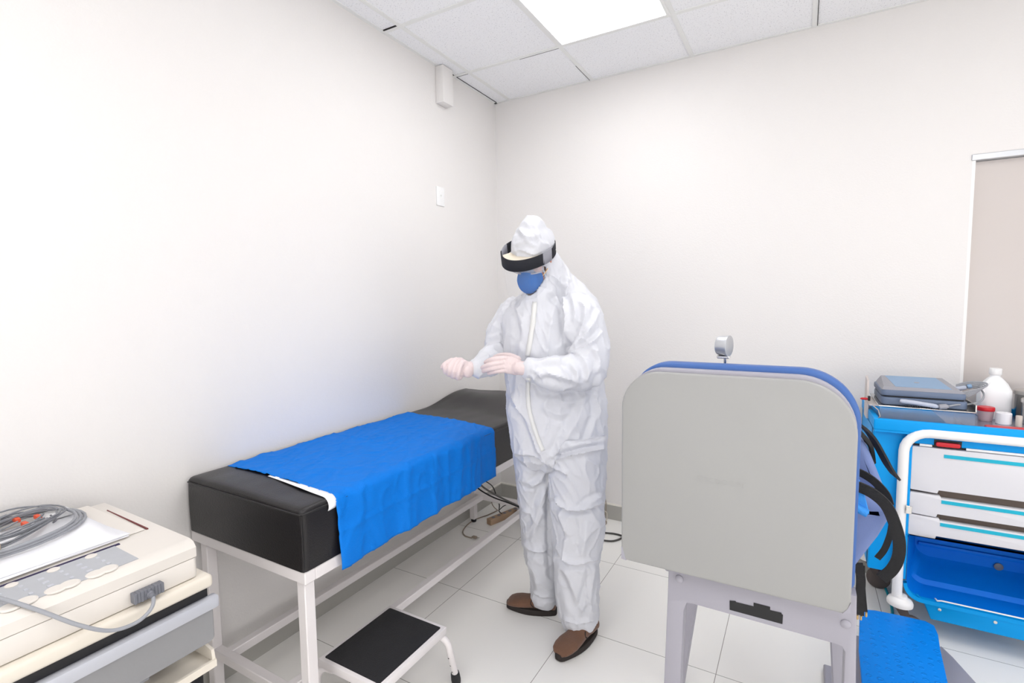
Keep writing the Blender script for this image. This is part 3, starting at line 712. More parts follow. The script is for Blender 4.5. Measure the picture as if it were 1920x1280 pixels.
# crease work ------------------------------------------------------
d_ = co - CAMP; zc = d_ @ CW; PX = 960 + FPX * (d_ @ CR) / zc; PYY = 640 - FPX * (d_ @ CU) / zc
facing = (no @ (-CW)) > -0.15
fr_w = np.clip((no @ (-CW)) * 2 + 0.5, 0, 1)
disp = np.zeros(len(co))
def crease(pts, wpx, h, sharp=True, taper=True, dmin=0, dmax=9):
    """fold running through measured points: raised ridge with a valley on its lower side"""
    pts = [(p.x, p.y) for p in catmull([Vector((a, b_, 0)) for a, b_ in pts], 5)]
    best = np.full(len(co), 1e9); sg = np.zeros(len(co)); tt = np.zeros(len(co)); n = len(pts) - 1
    for i in range(n):
        ax, ay = pts[i]; bx, by = pts[i + 1]; L2 = (bx - ax) ** 2 + (by - ay) ** 2 + 1e-9
        t_ = np.clip(((PX - ax) * (bx - ax) + (PYY - ay) * (by - ay)) / L2, 0, 1)
        dx = PX - (ax + t_ * (bx - ax)); dy = PYY - (ay + t_ * (by - ay)); dd = np.hypot(dx, dy)
        s_ = np.sign((bx - ax) * dy - (by - ay) * dx); m1 = dd < best
        best[m1] = dd[m1]; sg[m1] = s_[m1]; tt[m1] = (i + t_[m1]) / n
    tp = np.sin(PI * np.clip(tt, 0.0, 1)) ** 0.5 if taper else 1.0
    u = best / (wpx * 0.85); ridge = np.exp(-(u ** 1.05)); valley = np.exp(-((best * sg / wpx - 1.5) ** 2) * 1.1)
    disp[:] += 2.1 * h * tp * (ridge - 0.85 * valley) * fr_w * ((zc > dmin) & (zc < dmax))
C_ = crease
# torso front
C_([(985, 575), (978, 640), (972, 700), (968, 760)], 7, .005)
C_([(960, 560), (975, 590), (985, 640)], 6, .004)
C_([(1045, 560), (1032, 610), (1025, 680)], 9, .005)
C_([(1062, 520), (1060, 560), (1065, 600), (1066, 645)], 6, .010)
C_([(1066, 545), (1078, 575), (1080, 620)], 6, .006)
C_([(1090, 560), (1095, 600), (1078, 645), (1068, 660)], 6, .008)
C_([(1120, 580), (1110, 610), (1085, 645), (1066, 665)], 6, .008)
C_([(1128, 620), (1112, 640), (1090, 655), (1066, 672)], 5, .007)
C_([(1085, 660), (1100, 690), (1098, 715)], 6, .006)
C_([(1110, 650), (1122, 675), (1118, 700)], 5, .005)
C_([(1066, 680), (1080, 700), (1078, 725)], 5, .005)
C_([(1000, 682), (1030, 676), (1062, 678)], 6, .005)
C_([(1000, 705), (1030, 700), (1060, 708), (1092, 716)], 6, .006)
C_([(1008, 725), (1040, 728), (1080, 722)], 7, .006)
C_([(996, 690), (1010, 700), (1022, 716)], 4, .004)
C_([(996, 700), (1006, 716), (1018, 728)], 4, .004)
C_([(950, 575), (930, 610), (915, 645)], 6, .005)
C_([(944, 636), (934, 630), (920, 636)], 5, .004)
C_([(944, 652), (930, 648), (908, 660)], 5, .004)
C_([(940, 668), (925, 664), (902, 676)], 4, .003)


# lower torso
C_([(960, 735), (990, 790), (1010, 840), (1025, 862)], 7, .009)
C_([(1100, 740), (1078, 790), (1050, 840), (1034, 860)], 9, .007)
C_([(1125, 745), (1112, 790), (1100, 830)], 6, .005)
C_([(965, 755), (985, 775), (1000, 800)], 5, .005)
C_([(1040, 745), (1070, 755), (1110, 735)], 8, .005)
C_([(1128, 700), (1115, 735), (1120, 780), (1130, 830)], 5, .005)
C_([(1015, 760), (1045, 775), (1072, 770)], 8, .004)
# crotch fan
C_([(968, 848), (995, 850), (1020, 862), (1030, 872)], 5, .009)
C_([(1130, 840), (1095, 847), (1060, 856), (1036, 868)], 5, .011)
C_([(1030, 868), (1050, 878), (1066, 888)], 5, .008)
C_([(1028, 872), (1010, 900), (990, 915)], 6, .006)
C_([(1034, 880), (1036, 940), (1038, 1010), (1040, 1090)], 6, .010)
C_([(1028, 905), (1012, 940), (1002, 975), (990, 1000)], 7, .008)
C_([(1018, 950), (1006, 985), (998, 1015)], 6, .006)
C_([(975, 895), (995, 905), (1020, 900)], 6, .005)
# knees
C_([(982, 955), (995, 962), (1000, 975)], 4, .006)
C_([(1045, 930), (1058, 948), (1085, 953), (1128, 940)], 5, .010)
C_([(1128, 925), (1105, 940), (1080, 960)], 5, .006)
C_([(1050, 955), (1060, 985), (1070, 1005)], 6, .006)
C_([(984, 1015), (1000, 1030), (1036, 1028)], 5, .007)
C_([(1045, 1020), (1060, 1046), (1080, 1054), (1118, 1045)], 5, .008)
C_([(1100, 975), (1095, 1010), (1090, 1040)], 7, .005)
C_([(992, 1050), (1005, 1075), (1012, 1105)], 6, .006)
C_([(1115, 1060), (1108, 1090), (1104, 1130)], 6, .006)
C_([(1060, 1065), (1075, 1100), (1088, 1140)], 7, .006)
C_([(1100, 1100), (1094, 1130), (1086, 1155)], 5, .006)
C_([(1000, 1105), (1018, 1116), (1040, 1114)], 4, .006)
C_([(1056, 1155), (1080, 1164), (1112, 1160)], 4, .007)
# hood
C_([(965, 462), (985, 452), (1005, 462)], 5, .005)
C_([(975, 430), (988, 446), (1012, 440)], 5, .005)
C_([(1000, 420), (1010, 445), (1008, 468)], 5, .004)
C_([(1042, 470), (1050, 500), (1066, 530)], 6, .006)
C_([(1030, 515), (1045, 525), (1070, 545)], 5, .006)
C_([(1028, 545), (1040, 555), (1060, 585)], 5, .005)
C_([(960, 475), (975, 468), (1000, 476), (1014, 470)], 3, .003)
# fine random crumple and broad folds, finer round the sleeves
for i in range(len(co)):
    v = Vector(co[i])
    r1_ = 1 - 2 * abs(noise.noise(Vector((v.x * 9, v.y * 9, v.z * 4.5)) + Vector((3, 1, 7))))
    r2_ = 1 - 2 * abs(noise.noise(Vector((v.x * 22 + v.z * 8, v.y * 22, v.z * 11)) + Vector((9, 4, 2))))
    disp[i] += 0.0070 * max(r1_, -0.2) + 0.0060 * max(r2_, 0) ** 3
co = co + no * disp[:, None]
# open the hood around the face: push the face region of the hood out of existence
put(me, co)
rel = co - np.array(HO); ff = rel @ np.array(Fh); ll = rel @ np.array(Lh); uu = rel @ np.array(Uh)
kill = (ff > 0.020) & (np.abs(ll) < 0.090) & (uu < 0.050) & (uu > -0.125) & (ff > 0.010 + 0.0 * uu) & (((ll / 0.062) ** 2 + ((uu + 0.054) / 0.076) ** 2) < 1)
bm = bmesh.new(); bm.from_mesh(me); bm.verts.ensure_lookup_table()
bmesh.ops.delete(bm, geom=[bm.verts[i] for i in np.nonzero(kill)[0]], context='VERTS')
bm.to_mesh(me); bm.free()
cov = link('coverall', me, m_tyvek, person, smooth=1)
md = cov.modifiers.new('t', 'SOLIDIFY'); md.thickness = 0.002; md.offset = -1
# zip flap
from mathutils.bvhtree import BVHTree
def surf(me_, org):
    b_ = bmesh.new(); b_.from_mesh(me_); b_.transform(Matrix.Translation(org)); t_ = BVHTree.FromBMesh(b_); b_.free(); return t_
bv = surf(cov.data, ORG[cov.name])
def hit(px, py, off=0.0, tree=None):
    d = V3(ray(px, py)).normalized(); h, n_, _, _ = (tree or bv).ray_cast(V3(CAMP), d, 8)
    return (h + n_ * off, n_) if h else (None, None)
def ribbon(name, pts, wpx, m, parent, off=0.003, th=0.0015, slope=None):
    bm = bmesh.new(); A = []
    P = catmull([Vector((a, b_, 0)) for a, b_ in pts], 6)
    for i, p in enumerate(P):
        q = P[min(i + 1, len(P) - 1)] - P[max(i - 1, 0)]; q.normalize(); nx_, ny_ = -q.y, q.x
        row = [hit(p.x + nx_ * k * wpx / 2, p.y + ny_ * k * wpx / 2, off)[0] for k in (-1, 0, 1)]
        if all(row): A.append([bm.verts.new(r) for r in row])
    for a, c in zip(A, A[1:]):
        for j in range(2): bm.faces.new((a[j], a[j + 1], c[j + 1], c[j]))
    o = fin(bm, name, m, parent, 60); md = o.modifiers.new('t', 'SOLIDIFY'); md.thickness = th; md.offset = 0; return o
zf = ribbon('zip_flap', [(1003, 566), (1000, 600), (994, 640), (989, 668)], 9, mat('ivory_flap', (226, 226, 224), 0.6), cov)
zf2 = ribbon('lower_zip_flap', [(991, 708), (990, 740), (994, 775), (1006, 815), (1018, 845)], 8, mat('ivory_flap', (226, 226, 224), 0.6), cov)

# ---------- gloves
def glove_obj(bm, name, vox=0.0021, it=1):
    me = fuse(bm, vox, it); return link(name, me, m_glove, person, smooth=1)
# wearer's left hand (right in the picture) lying over the other cuff, fingers to the left
bm = bmesh.new()
a_limb(bm, [dp(1000, 693, 1.985), dp(985, 691, 1.98), dp(972, 689, 1.98)], [.031, .029, .028])
axp = (V3(dp(930, 682, 1.985) - dp(985, 690, 1.98)).normalized())
nrm = V3(-CW); side = axp.cross(nrm).normalized()
a_ball(bm, dp(956, 684, 1.985), (axp, side, nrm), (.050, .036, .016))
a_ball(bm, dp(967, 688, 1.985), (axp, side, nrm), (.036, .032, .018))
for k, (pts, r) in enumerate((
    ([(948, 671, 1.985), (930, 672, 1.978), (918, 675, 1.990), (910, 679, 2.010)], .0098),
    ([(944, 679, 1.982), (925, 682, 1.972), (913, 685, 1.985), (904, 689, 2.008)], .0100),
    ([(944, 687, 1.982), (926, 690, 1.974), (914, 693, 1.988), (906, 696, 2.008)], .0096),
    ([(948, 694, 1.985), (932, 696, 1.980), (923, 698, 1.990), (916, 700, 2.004)], .0086))):
    a_limb(bm, [dp(*p) for p in pts], [r * 1.12, r * 1.0, r * 0.95, r * 0.78], n=14)
    a_ball(bm, dp(pts[0][0], pts[0][1], pts[0][2] - 0.003), (axp, side, nrm), (.012, .010, .010), 12, 8)
a_limb(bm, [dp(970, 674, 2.00), dp(955, 667, 2.015), dp(940, 666, 2.03), dp(928, 669, 2.04)], [.016, .013, .011, .009], n=14)
glv = glove_obj(bm, 'glove')
# wearer's right hand: loose fist, palm side turned to the viewer
bm = bmesh.new()
a_limb(bm, [dp(902, 690, 2.115), dp(890, 690, 2.10), dp(880, 690, 2.085)], [.029, .027, .028])
ax1 = (dp(846, 690, 2.05) - dp(885, 690, 2.09)).normalized(); sd1 = ax1.cross(nrm).normalized()
a_ball(bm, dp(866, 690, 2.065), (ax1, sd1, nrm), (.044, .036, .024))
a_ball(bm, dp(878, 697, 2.065), (ax1, sd1, nrm), (.024, .024, .020)); a_ball(bm, dp(856, 697, 2.064), (ax1, sd1, nrm), (.040, .030, .028)); a_ball(bm, dp(848, 690, 2.060), (ax1, sd1, nrm), (.030, .026, .024))
for k, (xt, yt, xm, ym, xb, yb, r) in enumerate(((847, 674, 833, 684, 835, 698, .0082), (855, 673, 843, 687, 841, 702, .0090), (863, 674, 852, 690, 849, 706, .0094), (870, 678, 861, 694, 858, 709, .0090))):
    d0 = 2.045
    a_limb(bm, [dp(xt, yt, d0 + .02), dp((xt + xm) / 2 - 2, (yt + ym) / 2, d0 - .006), dp(xm, ym, d0 - .016), dp((xm + xb) / 2 - .5, (ym + yb) / 2, d0 - .016), dp(xb, yb, d0 + .000), dp(xb + 6, yb - 1, d0 + .022)], [r, r * 1.05, r * 1.05, r, r * .95, r * .85], n=14)
a_limb(bm, [dp(864, 676, 2.075), dp(846, 677, 2.070), dp(834, 683, 2.062), dp(829, 688, 2.056)], [.014, .012, .010, .008], n=14)
glv2 = glove_obj(bm, 'glove')
glv['label'] = 'glove resting on the other cuff'; glv2['label'] = 'glove closed in a loose fist'

# ---------- shoes
def shoe(heel, toe, lab):
    heel, toe = Vector(heel), Vector(toe); L = (toe - heel).length; f = (toe - heel).normalized(); s_ = Vector((-f.y, f.x, 0)); up = Vector((0, 0, 1))
    def outline(k, n=36):
        out = []
        for i in range(n):
            t_ = 2 * PI * i / n; a = 0.5 - 0.5 * math.cos(t_); wv = (0.034 + 0.017 * math.sin(PI * min(1, a * 1.15)) ** 1 * a ** 0.5) * (abs(math.sin(t_)) ** 0.55) * (1 if math.sin(t_) > 0 else -1)
            out.append(heel + f * (L * (a * (1 + .0) * 1.0)) + s_ * (wv * k))
        return out
    bm = bmesh.new(); rings = []
    for k, z in ((.96, .0), (1.02, .004), (1.03, .020), (.99, .026)):
        o_ = outline(k); rings.append([p + up * (z + 0.005 * max(0, ((p - heel).dot(f) / L - 0.86) / 0.14) ** 2) for p in o_])
    a_rings(bm, rings)
    bmu = bmesh.new()
    secs = []
    for a, wv, h in ((0.015, .026, .070), (.06, .034, .078), (.18, .037, .086), (.32, .038, .090), (.45, .040, .080), (.58, .045, .066), (.72, .050, .062), (.84, .048, .056), (.93, .040, .048), (.985, .024, .034)):
        c = heel + f * (L * a); rr = []
        for i in range(24):
            t_ = 2 * PI * i / 24; cx, cy = math.cos(t_), math.sin(t_)
            e_ = 2.4; q = (abs(cx) ** e_ + abs(cy) ** e_) ** (-1 / e_)
            rr.append(c + s_ * (wv * q * cx) + up * (0.022 + (h - .022) * (0.5 + 0.5 * q * cy)))
        secs.append(rr)
    a_rings(bmu, secs); a_limb(bmu, [heel + f * L * .2 + up * .05, heel + f * L * .2 + up * .10], [.036, .036])
    me = fuse(bmu, 0.004, 4); u_ = link('shoe', me, m_brown, person, smooth=1); u_['label'] = lab
    fin(bm, 'sole', m_sole, u_, 40)
    # elastic gore and toe seam
    for sg_ in (-1, 1):
        b2 = bmesh.new(); pts = [heel + f * (L * a) + s_ * (sg_ * w_) + up * z for a, w_, z in ((.42, .042, .040), (.48, .040, .055), (.46, .036, .074))]
        a_sweep(b2, catmull(pts, 5), circ(.0022, 8)); fin(b2, 'side_seam', m_sole, u_, 50)
    return u_
def fpt(px, py): return on(px, py, 2, 0.0)
th, tt_ = fpt(1048, 1140), fpt(949, 1133)
shoe(Vector((0.978, -1.120, 0)), Vector((0.742, -1.182, 0)), 'brown shoe pointing to the left')
shoe(Vector((1.178, -1.150, 0)), Vector((1.112, -1.408, 0)), 'brown shoe pointing to the viewer')

# ---------- respirator, goggles, face shield
bm = bmesh.new()
N1, N2 = 26, 16; G = []
for i in range(N2 + 1):
    a = i / N2 * PI / 2 * 1.12; row = []
    for j in range(N1):
        t_ = 2 * PI * j / N1; rx, ru = .051, .062
        l_ = rx * math.sin(min(a, PI / 2)) * math.cos(t_) * (1 - .16 * max(0, math.sin(t_))); u_ = ru * math.sin(min(a, PI / 2)) * math.sin(t_)
        f_ = .062 * math.cos(a) ** 0.55 if a < PI / 2 else -.012
        f_ -= 0.0
        row.append(bm.verts.new(hp(.056 + f_ - 0.25 * max(0, abs(l_) - .03), l_ - .008, -.070 + u_)))
    G.append(row)
for a, c in zip(G, G[1:]):
    for j in range(N1): bm.faces.new((a[j], a[(j + 1) % N1], c[(j + 1) % N1], c[j]))
rsp = fin(bm, 'respirator', m_mask, person, 70); md = rsp.modifiers.new('t', 'SOLIDIFY'); md.thickness = .002
bm = bmesh.new(); a_sweep(bm, [hp(.046 - .02 * abs(math.cos(t_)), .054 * math.cos(t_) - .008, -.070 + .064 * math.sin(t_)) for t_ in np.linspace(0, 2 * PI, 33)[:-1]], circ(.003, 8), closed=True)
fin(bm, 'seal_edge', mat('pale_blue_edge', (190, 208, 230), 0.7), rsp, 60)
for l in (-1, 1):
    tube('strap', [hp(.045, l * .052, -.070), hp(.018, l * .070, -.045), hp(-.01, l * .080, -.01), hp(-.03, l * .086, .03)], .0022, mat('tan_elastic', (222, 180, 130), 0.7), rsp, n=6, smooth_path=5)
# goggles
def face_arc(f0, wv, n=21, a0=-1.15, a1=1.15, k=.075):
    return [(f0 - k + k * math.cos(a), wv * math.sin(a) / math.sin(a1)) for a in np.linspace(a0, a1, n)]
gog = None
bm = bmesh.new(); top = face_arc(.108, .072); A = []
for f_, l_ in top: A.append([bm.verts.new(hp(f_ - .004, l_, .030)), bm.verts.new(hp(f_, l_, .018)), bm.verts.new(hp(f_ + .001, l_, -.012 )), bm.verts.new(hp(f_ - .004, l_, -.032))])
for a, c in zip(A, A[1:]):
    for j in range(3): bm.faces.new((a[j], a[j + 1], c[j + 1], c[j]))
gog = fin(bm, 'goggles', m_lens, person, 70); md = gog.modifiers.new('t', 'SOLIDIFY'); md.thickness = .0015
m_gf = mat('clear_frame', (205, 205, 214), 0.2, alpha=0.55)
loopp = [hp(f_ - .004, l_, .030) for f_, l_ in top] + [hp(f_ - .004, l_, -.032) for f_, l_ in top[::-1]]
tube('goggle_frame', loopp, .0032, m_gf, gog, n=8, closed=True)
# face shield: bowed headband + hanging visor
def band(af, al, cf, n=64): return [(cf + af * math.cos(t_), al * math.sin(t_)) for t_ in np.linspace(0, 2 * PI, n, endpoint=False)]
UB0, UB1 = .000, .047
bm = bmesh.new(); pr_ = band(.128, .098, -.002)
def bandf(t_):
    return hp
def strip(name, t0, t1, m, parent, r_add=0.0, u0=UB0, u1=UB1, th=.004, af=.132, al=.100, cf=.004):
    bm = bmesh.new(); A = []
    for t_ in np.linspace(t0, t1, 40):
        f_ = cf + (af + r_add) * math.cos(t_) + 0.010 * max(0, math.cos(t_)) ** 4; l_ = (al + r_add) * math.sin(t_) + .013
        tilt = 0.10 * math.sin(t_) * 0 
        A.append((bm.verts.new(hp(f_ + .003, l_, u0)), bm.verts.new(hp(f_, l_, u1))))
    for a, c in zip(A, A[1:]): bm.faces.new((a[0], a[1], c[1], c[0]))
    o = fin(bm, name, m, parent, 70); md = o.modifiers.new('t', 'SOLIDIFY'); md.thickness = th; md.offset = 1; return o
vis = strip('face_shield', -1.15, 1.15, m_visor, person, .0015, -.130, .040, .0008)
strip('headband_front', -1.12, 1.12, m_band, vis, .003)
strip('side_elastic', 1.08, 1.62, m_bandgrey, vis, .004, UB0 - .002, UB1 + .002, .003)
strip('side_elastic', -1.62, -1.08, m_bandgrey, vis, .004, UB0 - .002, UB1 + .002, .003)
strip('headband_back', 1.55, 2 * PI - 1.55, m_band, vis, .006, UB0 + .002, UB1 - .002, .004)
# forehead foam
bm = bmesh.new(); A = []
for t_ in np.linspace(-.95, .95, 24):
    fi, li = .088 * math.cos(t_) - .004, .082 * math.sin(t_); fo, lo_ = .004 + .131 * math.cos(t_) + .010 * max(0, math.cos(t_)) ** 4, .100 * math.sin(t_)
    A.append([bm.verts.new(hp(fi, li, .014)), bm.verts.new(hp(fo, lo_ + .012, .014)), bm.verts.new(hp(fo, lo_ + .012, .036)), bm.verts.new(hp(fi, li, .036))])
for a, c in zip(A, A[1:]):
    for j in range(4): bm.faces.new((a[j], a[(j + 1) % 4], c[(j + 1) % 4], c[j]))
bm.faces.new(A[0]); bm.faces.new(A[-1][::-1])
fin(bm, 'forehead_foam', m_foam, vis, 40)
#PERSON_END

# ================================================================== CHAIR (seen from behind)
ch = thing('rehabilitation_chair', 'grey-backed treatment chair with blue upholstery and black straps', 'treatment chair', (1.84, -1.5, 0.0))
PY = -1.80
prism('back_panel', rrect(1.499, 2.057, 0.713, 1.268, (0.012, 0.016, 0.125, 0.105), 12), 'xz', PY, PY + 0.020, m_greypanel, ch, 0.006, 3)
# embossed faint maker's lettering on the panel
cu = bpy.data.curves.new('lettering', 'FONT'); cu.body = 'sincooder'; cu.size = 0.030; cu.extrude = 0.0003; cu.align_x = 'CENTER'
tmp = bpy.data.objects.new('lettering', cu); COL.objects.link(tmp); bpy.context.view_layer.update()
me = bpy.data.meshes.new_from_object(tmp.evaluated_get(bpy.context.evaluated_depsgraph_get())); bpy.data.objects.remove(tmp)
me.transform(Matrix.Translation(on(1350, 908, 1, PY - 0.0001)) @ Matrix.Rotation(PI / 2, 4, 'X') @ Matrix.Diagonal((1.05, 1, 1, 1)))
me.materials.clear()
bpanel = [c for c in ch.children][0]
link('embossed_lettering', me, m_greypanel, bpanel)
prism('back_shell', rrect(1.507, 2.057, 0.725, 1.277, (0.01, 0.012, 0.125, 0.105), 12), 'xz', PY + 0.020, PY + 0.050, m_lilac, ch, 0.004, 2)
prism('backrest_cushion', rrect(1.512, 2.068, 0.745, 1.290, (0.03, 0.02, 0.13, 0.11), 14), 'xz', PY + 0.050, PY + 0.105, m_vinylblue, ch, 0.014, 4)
# corner scuffs
bm = bmesh.new(); a_prism(bm, [(1.500, 0.716), (1.515, 0.714), (1.503, 0.75), (1.500, 0.752)], 'xz', PY - 0.001, PY + 0.004)
a_prism(bm, [(2.040, 0.714), (2.056, 0.720), (2.056, 0.745), (2.050, 0.728)], 'xz', PY - 0.001, PY + 0.004); fin(bm, 'scuffed_corner', m_lilac, bpanel)
# leg frame, back: inverted U plate
FY = -1.752
out = [(1.605, 0.0), (1.650, 0.0), (1.668, 0.58), (1.676, 0.604), (1.69, 0.607), (2.035, 0.604), (2.046, 0.602), (2.052, 0.59), (2.052, 0.0), (2.098, 0.0), (2.078, 0.50), (2.072, 0.74), (1.625, 0.74), (1.622, 0.60)]
fr = prism('rear_leg_frame', out, 'xz', FY, FY + 0.05, m_lilac, ch, 0.004, 2)
for (x, z) in ((1.655, 0.672), (2.052, 0.664)):
    lathe('bolt_cap', [(0.011, 0), (0.011, 0.003), (0.008, 0.006), (0.001, 0.007)], (x, FY, z), m_lilac, fr, axis=(0, -1, 0), n=20)
tp = [on(px_, py_, 1, FY - 0.002) for px_, py_ in ((1368, 1126), (1379, 1127), (1380, 1129), (1413, 1137), (1413, 1130), (1444, 1138), (1444, 1144), (1465, 1149), (1466, 1152), (1468, 1153), (1467, 1170), (1368, 1143))]
tpo = prism('tape_patch', [(p.x, p.z) for p in tp], 'xz', FY - 0.0015, FY + 0.001, m_tape, fr); tpo['label'] = 'black tape patch'
# front legs and side beams
for x0, x1 in ((1.625, 1.665), (2.015, 2.055)):
    prism('side_beam', [(FY + 0.05, 0.63), (FY + 0.05, 0.72), (-1.15, 0.68), (-1.15, 0.62)], 'yz', x0, x1, m_lilac, ch, 0.004, 1)
    pass
box('cross_beam', 1.66, 2.02, -1.22, -1.17, 0.62, 0.66, m_lilac, ch, 0.004, 1)
for tp_, bt_ in (((1306, 1120), (1268, 1290)), ((1562, 1200), (1572, 1300))):
    a_, b_ = on(tp_[0], tp_[1], 1, -1.30), on(bt_[0], bt_[1], 1, -1.30)
    k_ = b_.z / (a_.z - b_.z); f_ = b_ + (b_ - a_) * k_; u_ = a_ + (a_ - b_) * 0.25
    u_.z = 0.64; bm = bmesh.new(); a_prism(bm, [(u_.x - 0.024, 0.64), (u_.x + 0.024, 0.64), (f_.x + 0.024, 0.0), (f_.x - 0.024, 0.0)], 'xz', -1.33, -1.27, 0.004, 1)
    fin(bm, 'front_leg', m_lilac, ch, 35)
# seat cushion and side bolster
def cushion(name, outline, y0, y1, m, bev):
    return prism(name, outline, 'xz', y0, y1, m, ch, bev, 6)
box('seat_shadow_block', 1.70, 2.00, -1.62, -1.02, 0.61, 0.655, m_lilac, ch, 0.01, 2)  # unseen box added to deepen the shadow on the floor below
box('seat_base', 1.60, 2.05, FY + 0.05, -1.12, 0.655, 0.70, m_lilac, ch, 0.008, 2)
def pxo(pts, y): return [(p.x, p.z) for p in [on(a, b_, 1, y) for a, b_ in pts]]
cushion('seat_cushion', [(1.58, 0.70), (1.60, 0.86)] + pxo([(1560, 935), (1612, 928), (1655, 945), (1673, 957), (1675, 963), (1668, 980), (1648, 1012), (1622, 1045), (1603, 1070), (1560, 1060)], -1.60), -1.60, -1.02, m_vinyllil, 0.03)
cushion('thigh_bolster', [(1.60, 0.86), (1.62, 1.02)] + pxo([(1540, 812), (1605, 815), (1620, 830), (1634, 855), (1646, 885), (1658, 915), (1668, 945), (1660, 952), (1600, 935)], -1.50), -1.50, -1.22, m_vinyllil, 0.02)
# straps
def px_path(pts, y): return [on(a, b_, 1, yy) for (a, b_), yy in zip(pts, y if isinstance(y, (list, tuple)) else [y] * len(pts))]
strap('shoulder_strap', px_path([(1585, 782), (1610, 793), (1632, 815), (1650, 845), (1665, 873), (1679, 893)], [-1.62, -1.58, -1.5, -1.42, -1.36, -1.3]), 0.034, 0.006, m_strap, ch, up=(0.6, 0.2, 0.6))
strap('lower_strap', px_path([(1600, 800), (1622, 822), (1633, 838), (1638, 870)], [-1.45, -1.42, -1.4, -1.38]), 0.016, 0.005, m_strap, ch, up=(0.6, -0.6, 0.3))
strap('lap_strap', px_path([(1595, 882), (1615, 887), (1640, 903), (1660, 925), (1668, 945)], [-1.57, -1.57, -1.57, -1.56, -1.55]), 0.020, 0.005, m_strap, ch, up=(0.2, 1, 0.2))
strap('waist_strap', px_path([(1595, 908), (1612, 913), (1638, 926), (1662, 948), (1677, 980), (1686, 1015), (1684, 1045), (1672, 1068), (1653, 1084)], [-1.64, -1.64, -1.64, -1.64, -1.63, -1.62, -1.60, -1.58, -1.57]), 0.027, 0.006, m_strap, ch, up=(0.2, 1, 0.1))
strap('hanging_strap', px_path([(1672, 985), (1668, 1005), (1658, 1030), (1645, 1046)], [-1.35, -1.33, -1.31, -1.3]), 0.017, 0.005, m_strap, ch, up=(0.2, 1, 0.1))
for pts, wd, yy in (([(1609, 1055), (1614, 1085), (1612, 1120), (1611, 1152)], 0.022, -1.55), ([(1616, 1060), (1617, 1100), (1621, 1146)], 0.014, -1.53)):
    s_ = strap('buckle_strap', px_path(pts, yy), wd, 0.005, m_strap, ch, up=(0, 1, 0))
    e_ = on(pts[-1][0], pts[-1][1] + 4, 1, yy)
    bm = bmesh.new()
    for dx in (-0.004, 0.004): a_lathe(bm, [(0.0028, 0), (0.0028, 0.010), (0.002, 0.012)], e_ + Vector((dx, 0, 0.004)), (0, 0, -1), 10)
    fin_split(bm, 'brass_tip', mat('brass', (200, 170, 120), 0.3, metal=1.0), s_, 40)
# rolled light-blue cloth tucked under the strap
rc = [on(a, b_, 1, -1.63) for a, b_ in ((1600, 888), (1612, 900), (1622, 930), (1630, 962), (1610, 962), (1598, 950))]
bm = bmesh.new(); a_prism(bm, [(p.x, p.z) for p in rc], 'xz', -1.635, -1.625, 0.002, 1)
a_sweep(bm, px_path([(1598, 948), (1612, 955), (1626, 962)], -1.64), circ(0.011, 12))
tag(fin(bm, 'folded_cloth', mat('sky_blue_nonwoven', (60, 150, 232), 0.8, bump=0.2, bscale=300), None, 35), 'light blue disposable cloth tucked under the chair strap', 'cloth')
# pressure gauge on its stem
gp = on(1358, 650, 1, -1.62)
gst = tube('gauge_stem', [(gp.x + 0.004, gp.y, gp.z - 0.02), (gp.x + 0.003, gp.y, gp.z - 0.3), (gp.x, gp.y, 0.82)], 0.0055, m_steel, ch)
gx = Vector((0.93, -0.25, -0.02)).normalized()
gc = on(1357, 648, 1, -1.62)
lathe('gauge_drum', [(0.001, -0.016), (0.026, -0.016), (0.028, -0.012), (0.028, 0.010), (0.0305, 0.011), (0.0305, 0.016), (0.028, 0.017), (0.001, 0.017)], gc, mat('satin_metal', (190, 192, 196), 0.35, metal=0.6), gst, axis=gx, n=36)
bm = bmesh.new(); a_box(bm, gc.x - 0.017, gc.x + 0.017, gc.y - 0.013, gc.y + 0.013, gc.z - 0.036, gc.z - 0.028, 0.002, 1); fin(bm, 'gauge_foot', m_steel, gst, 30)
# grey base platform and blue footplate
def arc_outline(cx, cy, rx, ry, n=40): return [(cx + rx * math.cos(2 * PI * i / n), cy + ry * math.sin(2 * PI * i / n)) for i in range(n)]
prism('base_platform', [(2.10, -1.25), (2.68, -1.25), (2.63, -1.0), (2.575, -.88), (2.541, -.797), (2.50, -.66), (2.475, -.60), (2.43, -.64), (2.10, -.70)], 'xy', 0.0, 0.03, m_lilac, ch, 0.006, 2)
PZ = 0.15
p4 = [on(a, b_, 2, PZ) for a, b_ in ((1612, 1141), (1640, 1143), (1690, 1153), (1735, 1163), (1752, 1172), (1759, 1188), (1763, 1215), (1771, 1250), (1782, 1300), (1630, 1330), (1616, 1280), (1610, 1215))]
prism('footplate', [(p.x, p.y) for p in p4], 'xy', PZ - 0.018, PZ, m_plate, ch, 0.004, 2)
box('footplate_post', 2.20, 2.28, -0.95, -0.87, 0.03, PZ - 0.018, m_lilac, ch, 0.004, 1)
box('base_beam', 2.05, 2.12, -1.20, -0.95, 0.0, 0.03, m_lilac, ch, 0.004, 1)

# ================================================================== BLUE MEDICAL CART
cart = thing('medical_cart', 'blue medical cart with white drawers and a white tubular frame by the door', 'medical cart', (2.70, -0.33, 0.0))
CY = -0.55; CX0, CX1 = 2.224, 3.06; CB = -0.05; XC = (CX0 + CX1) / 2
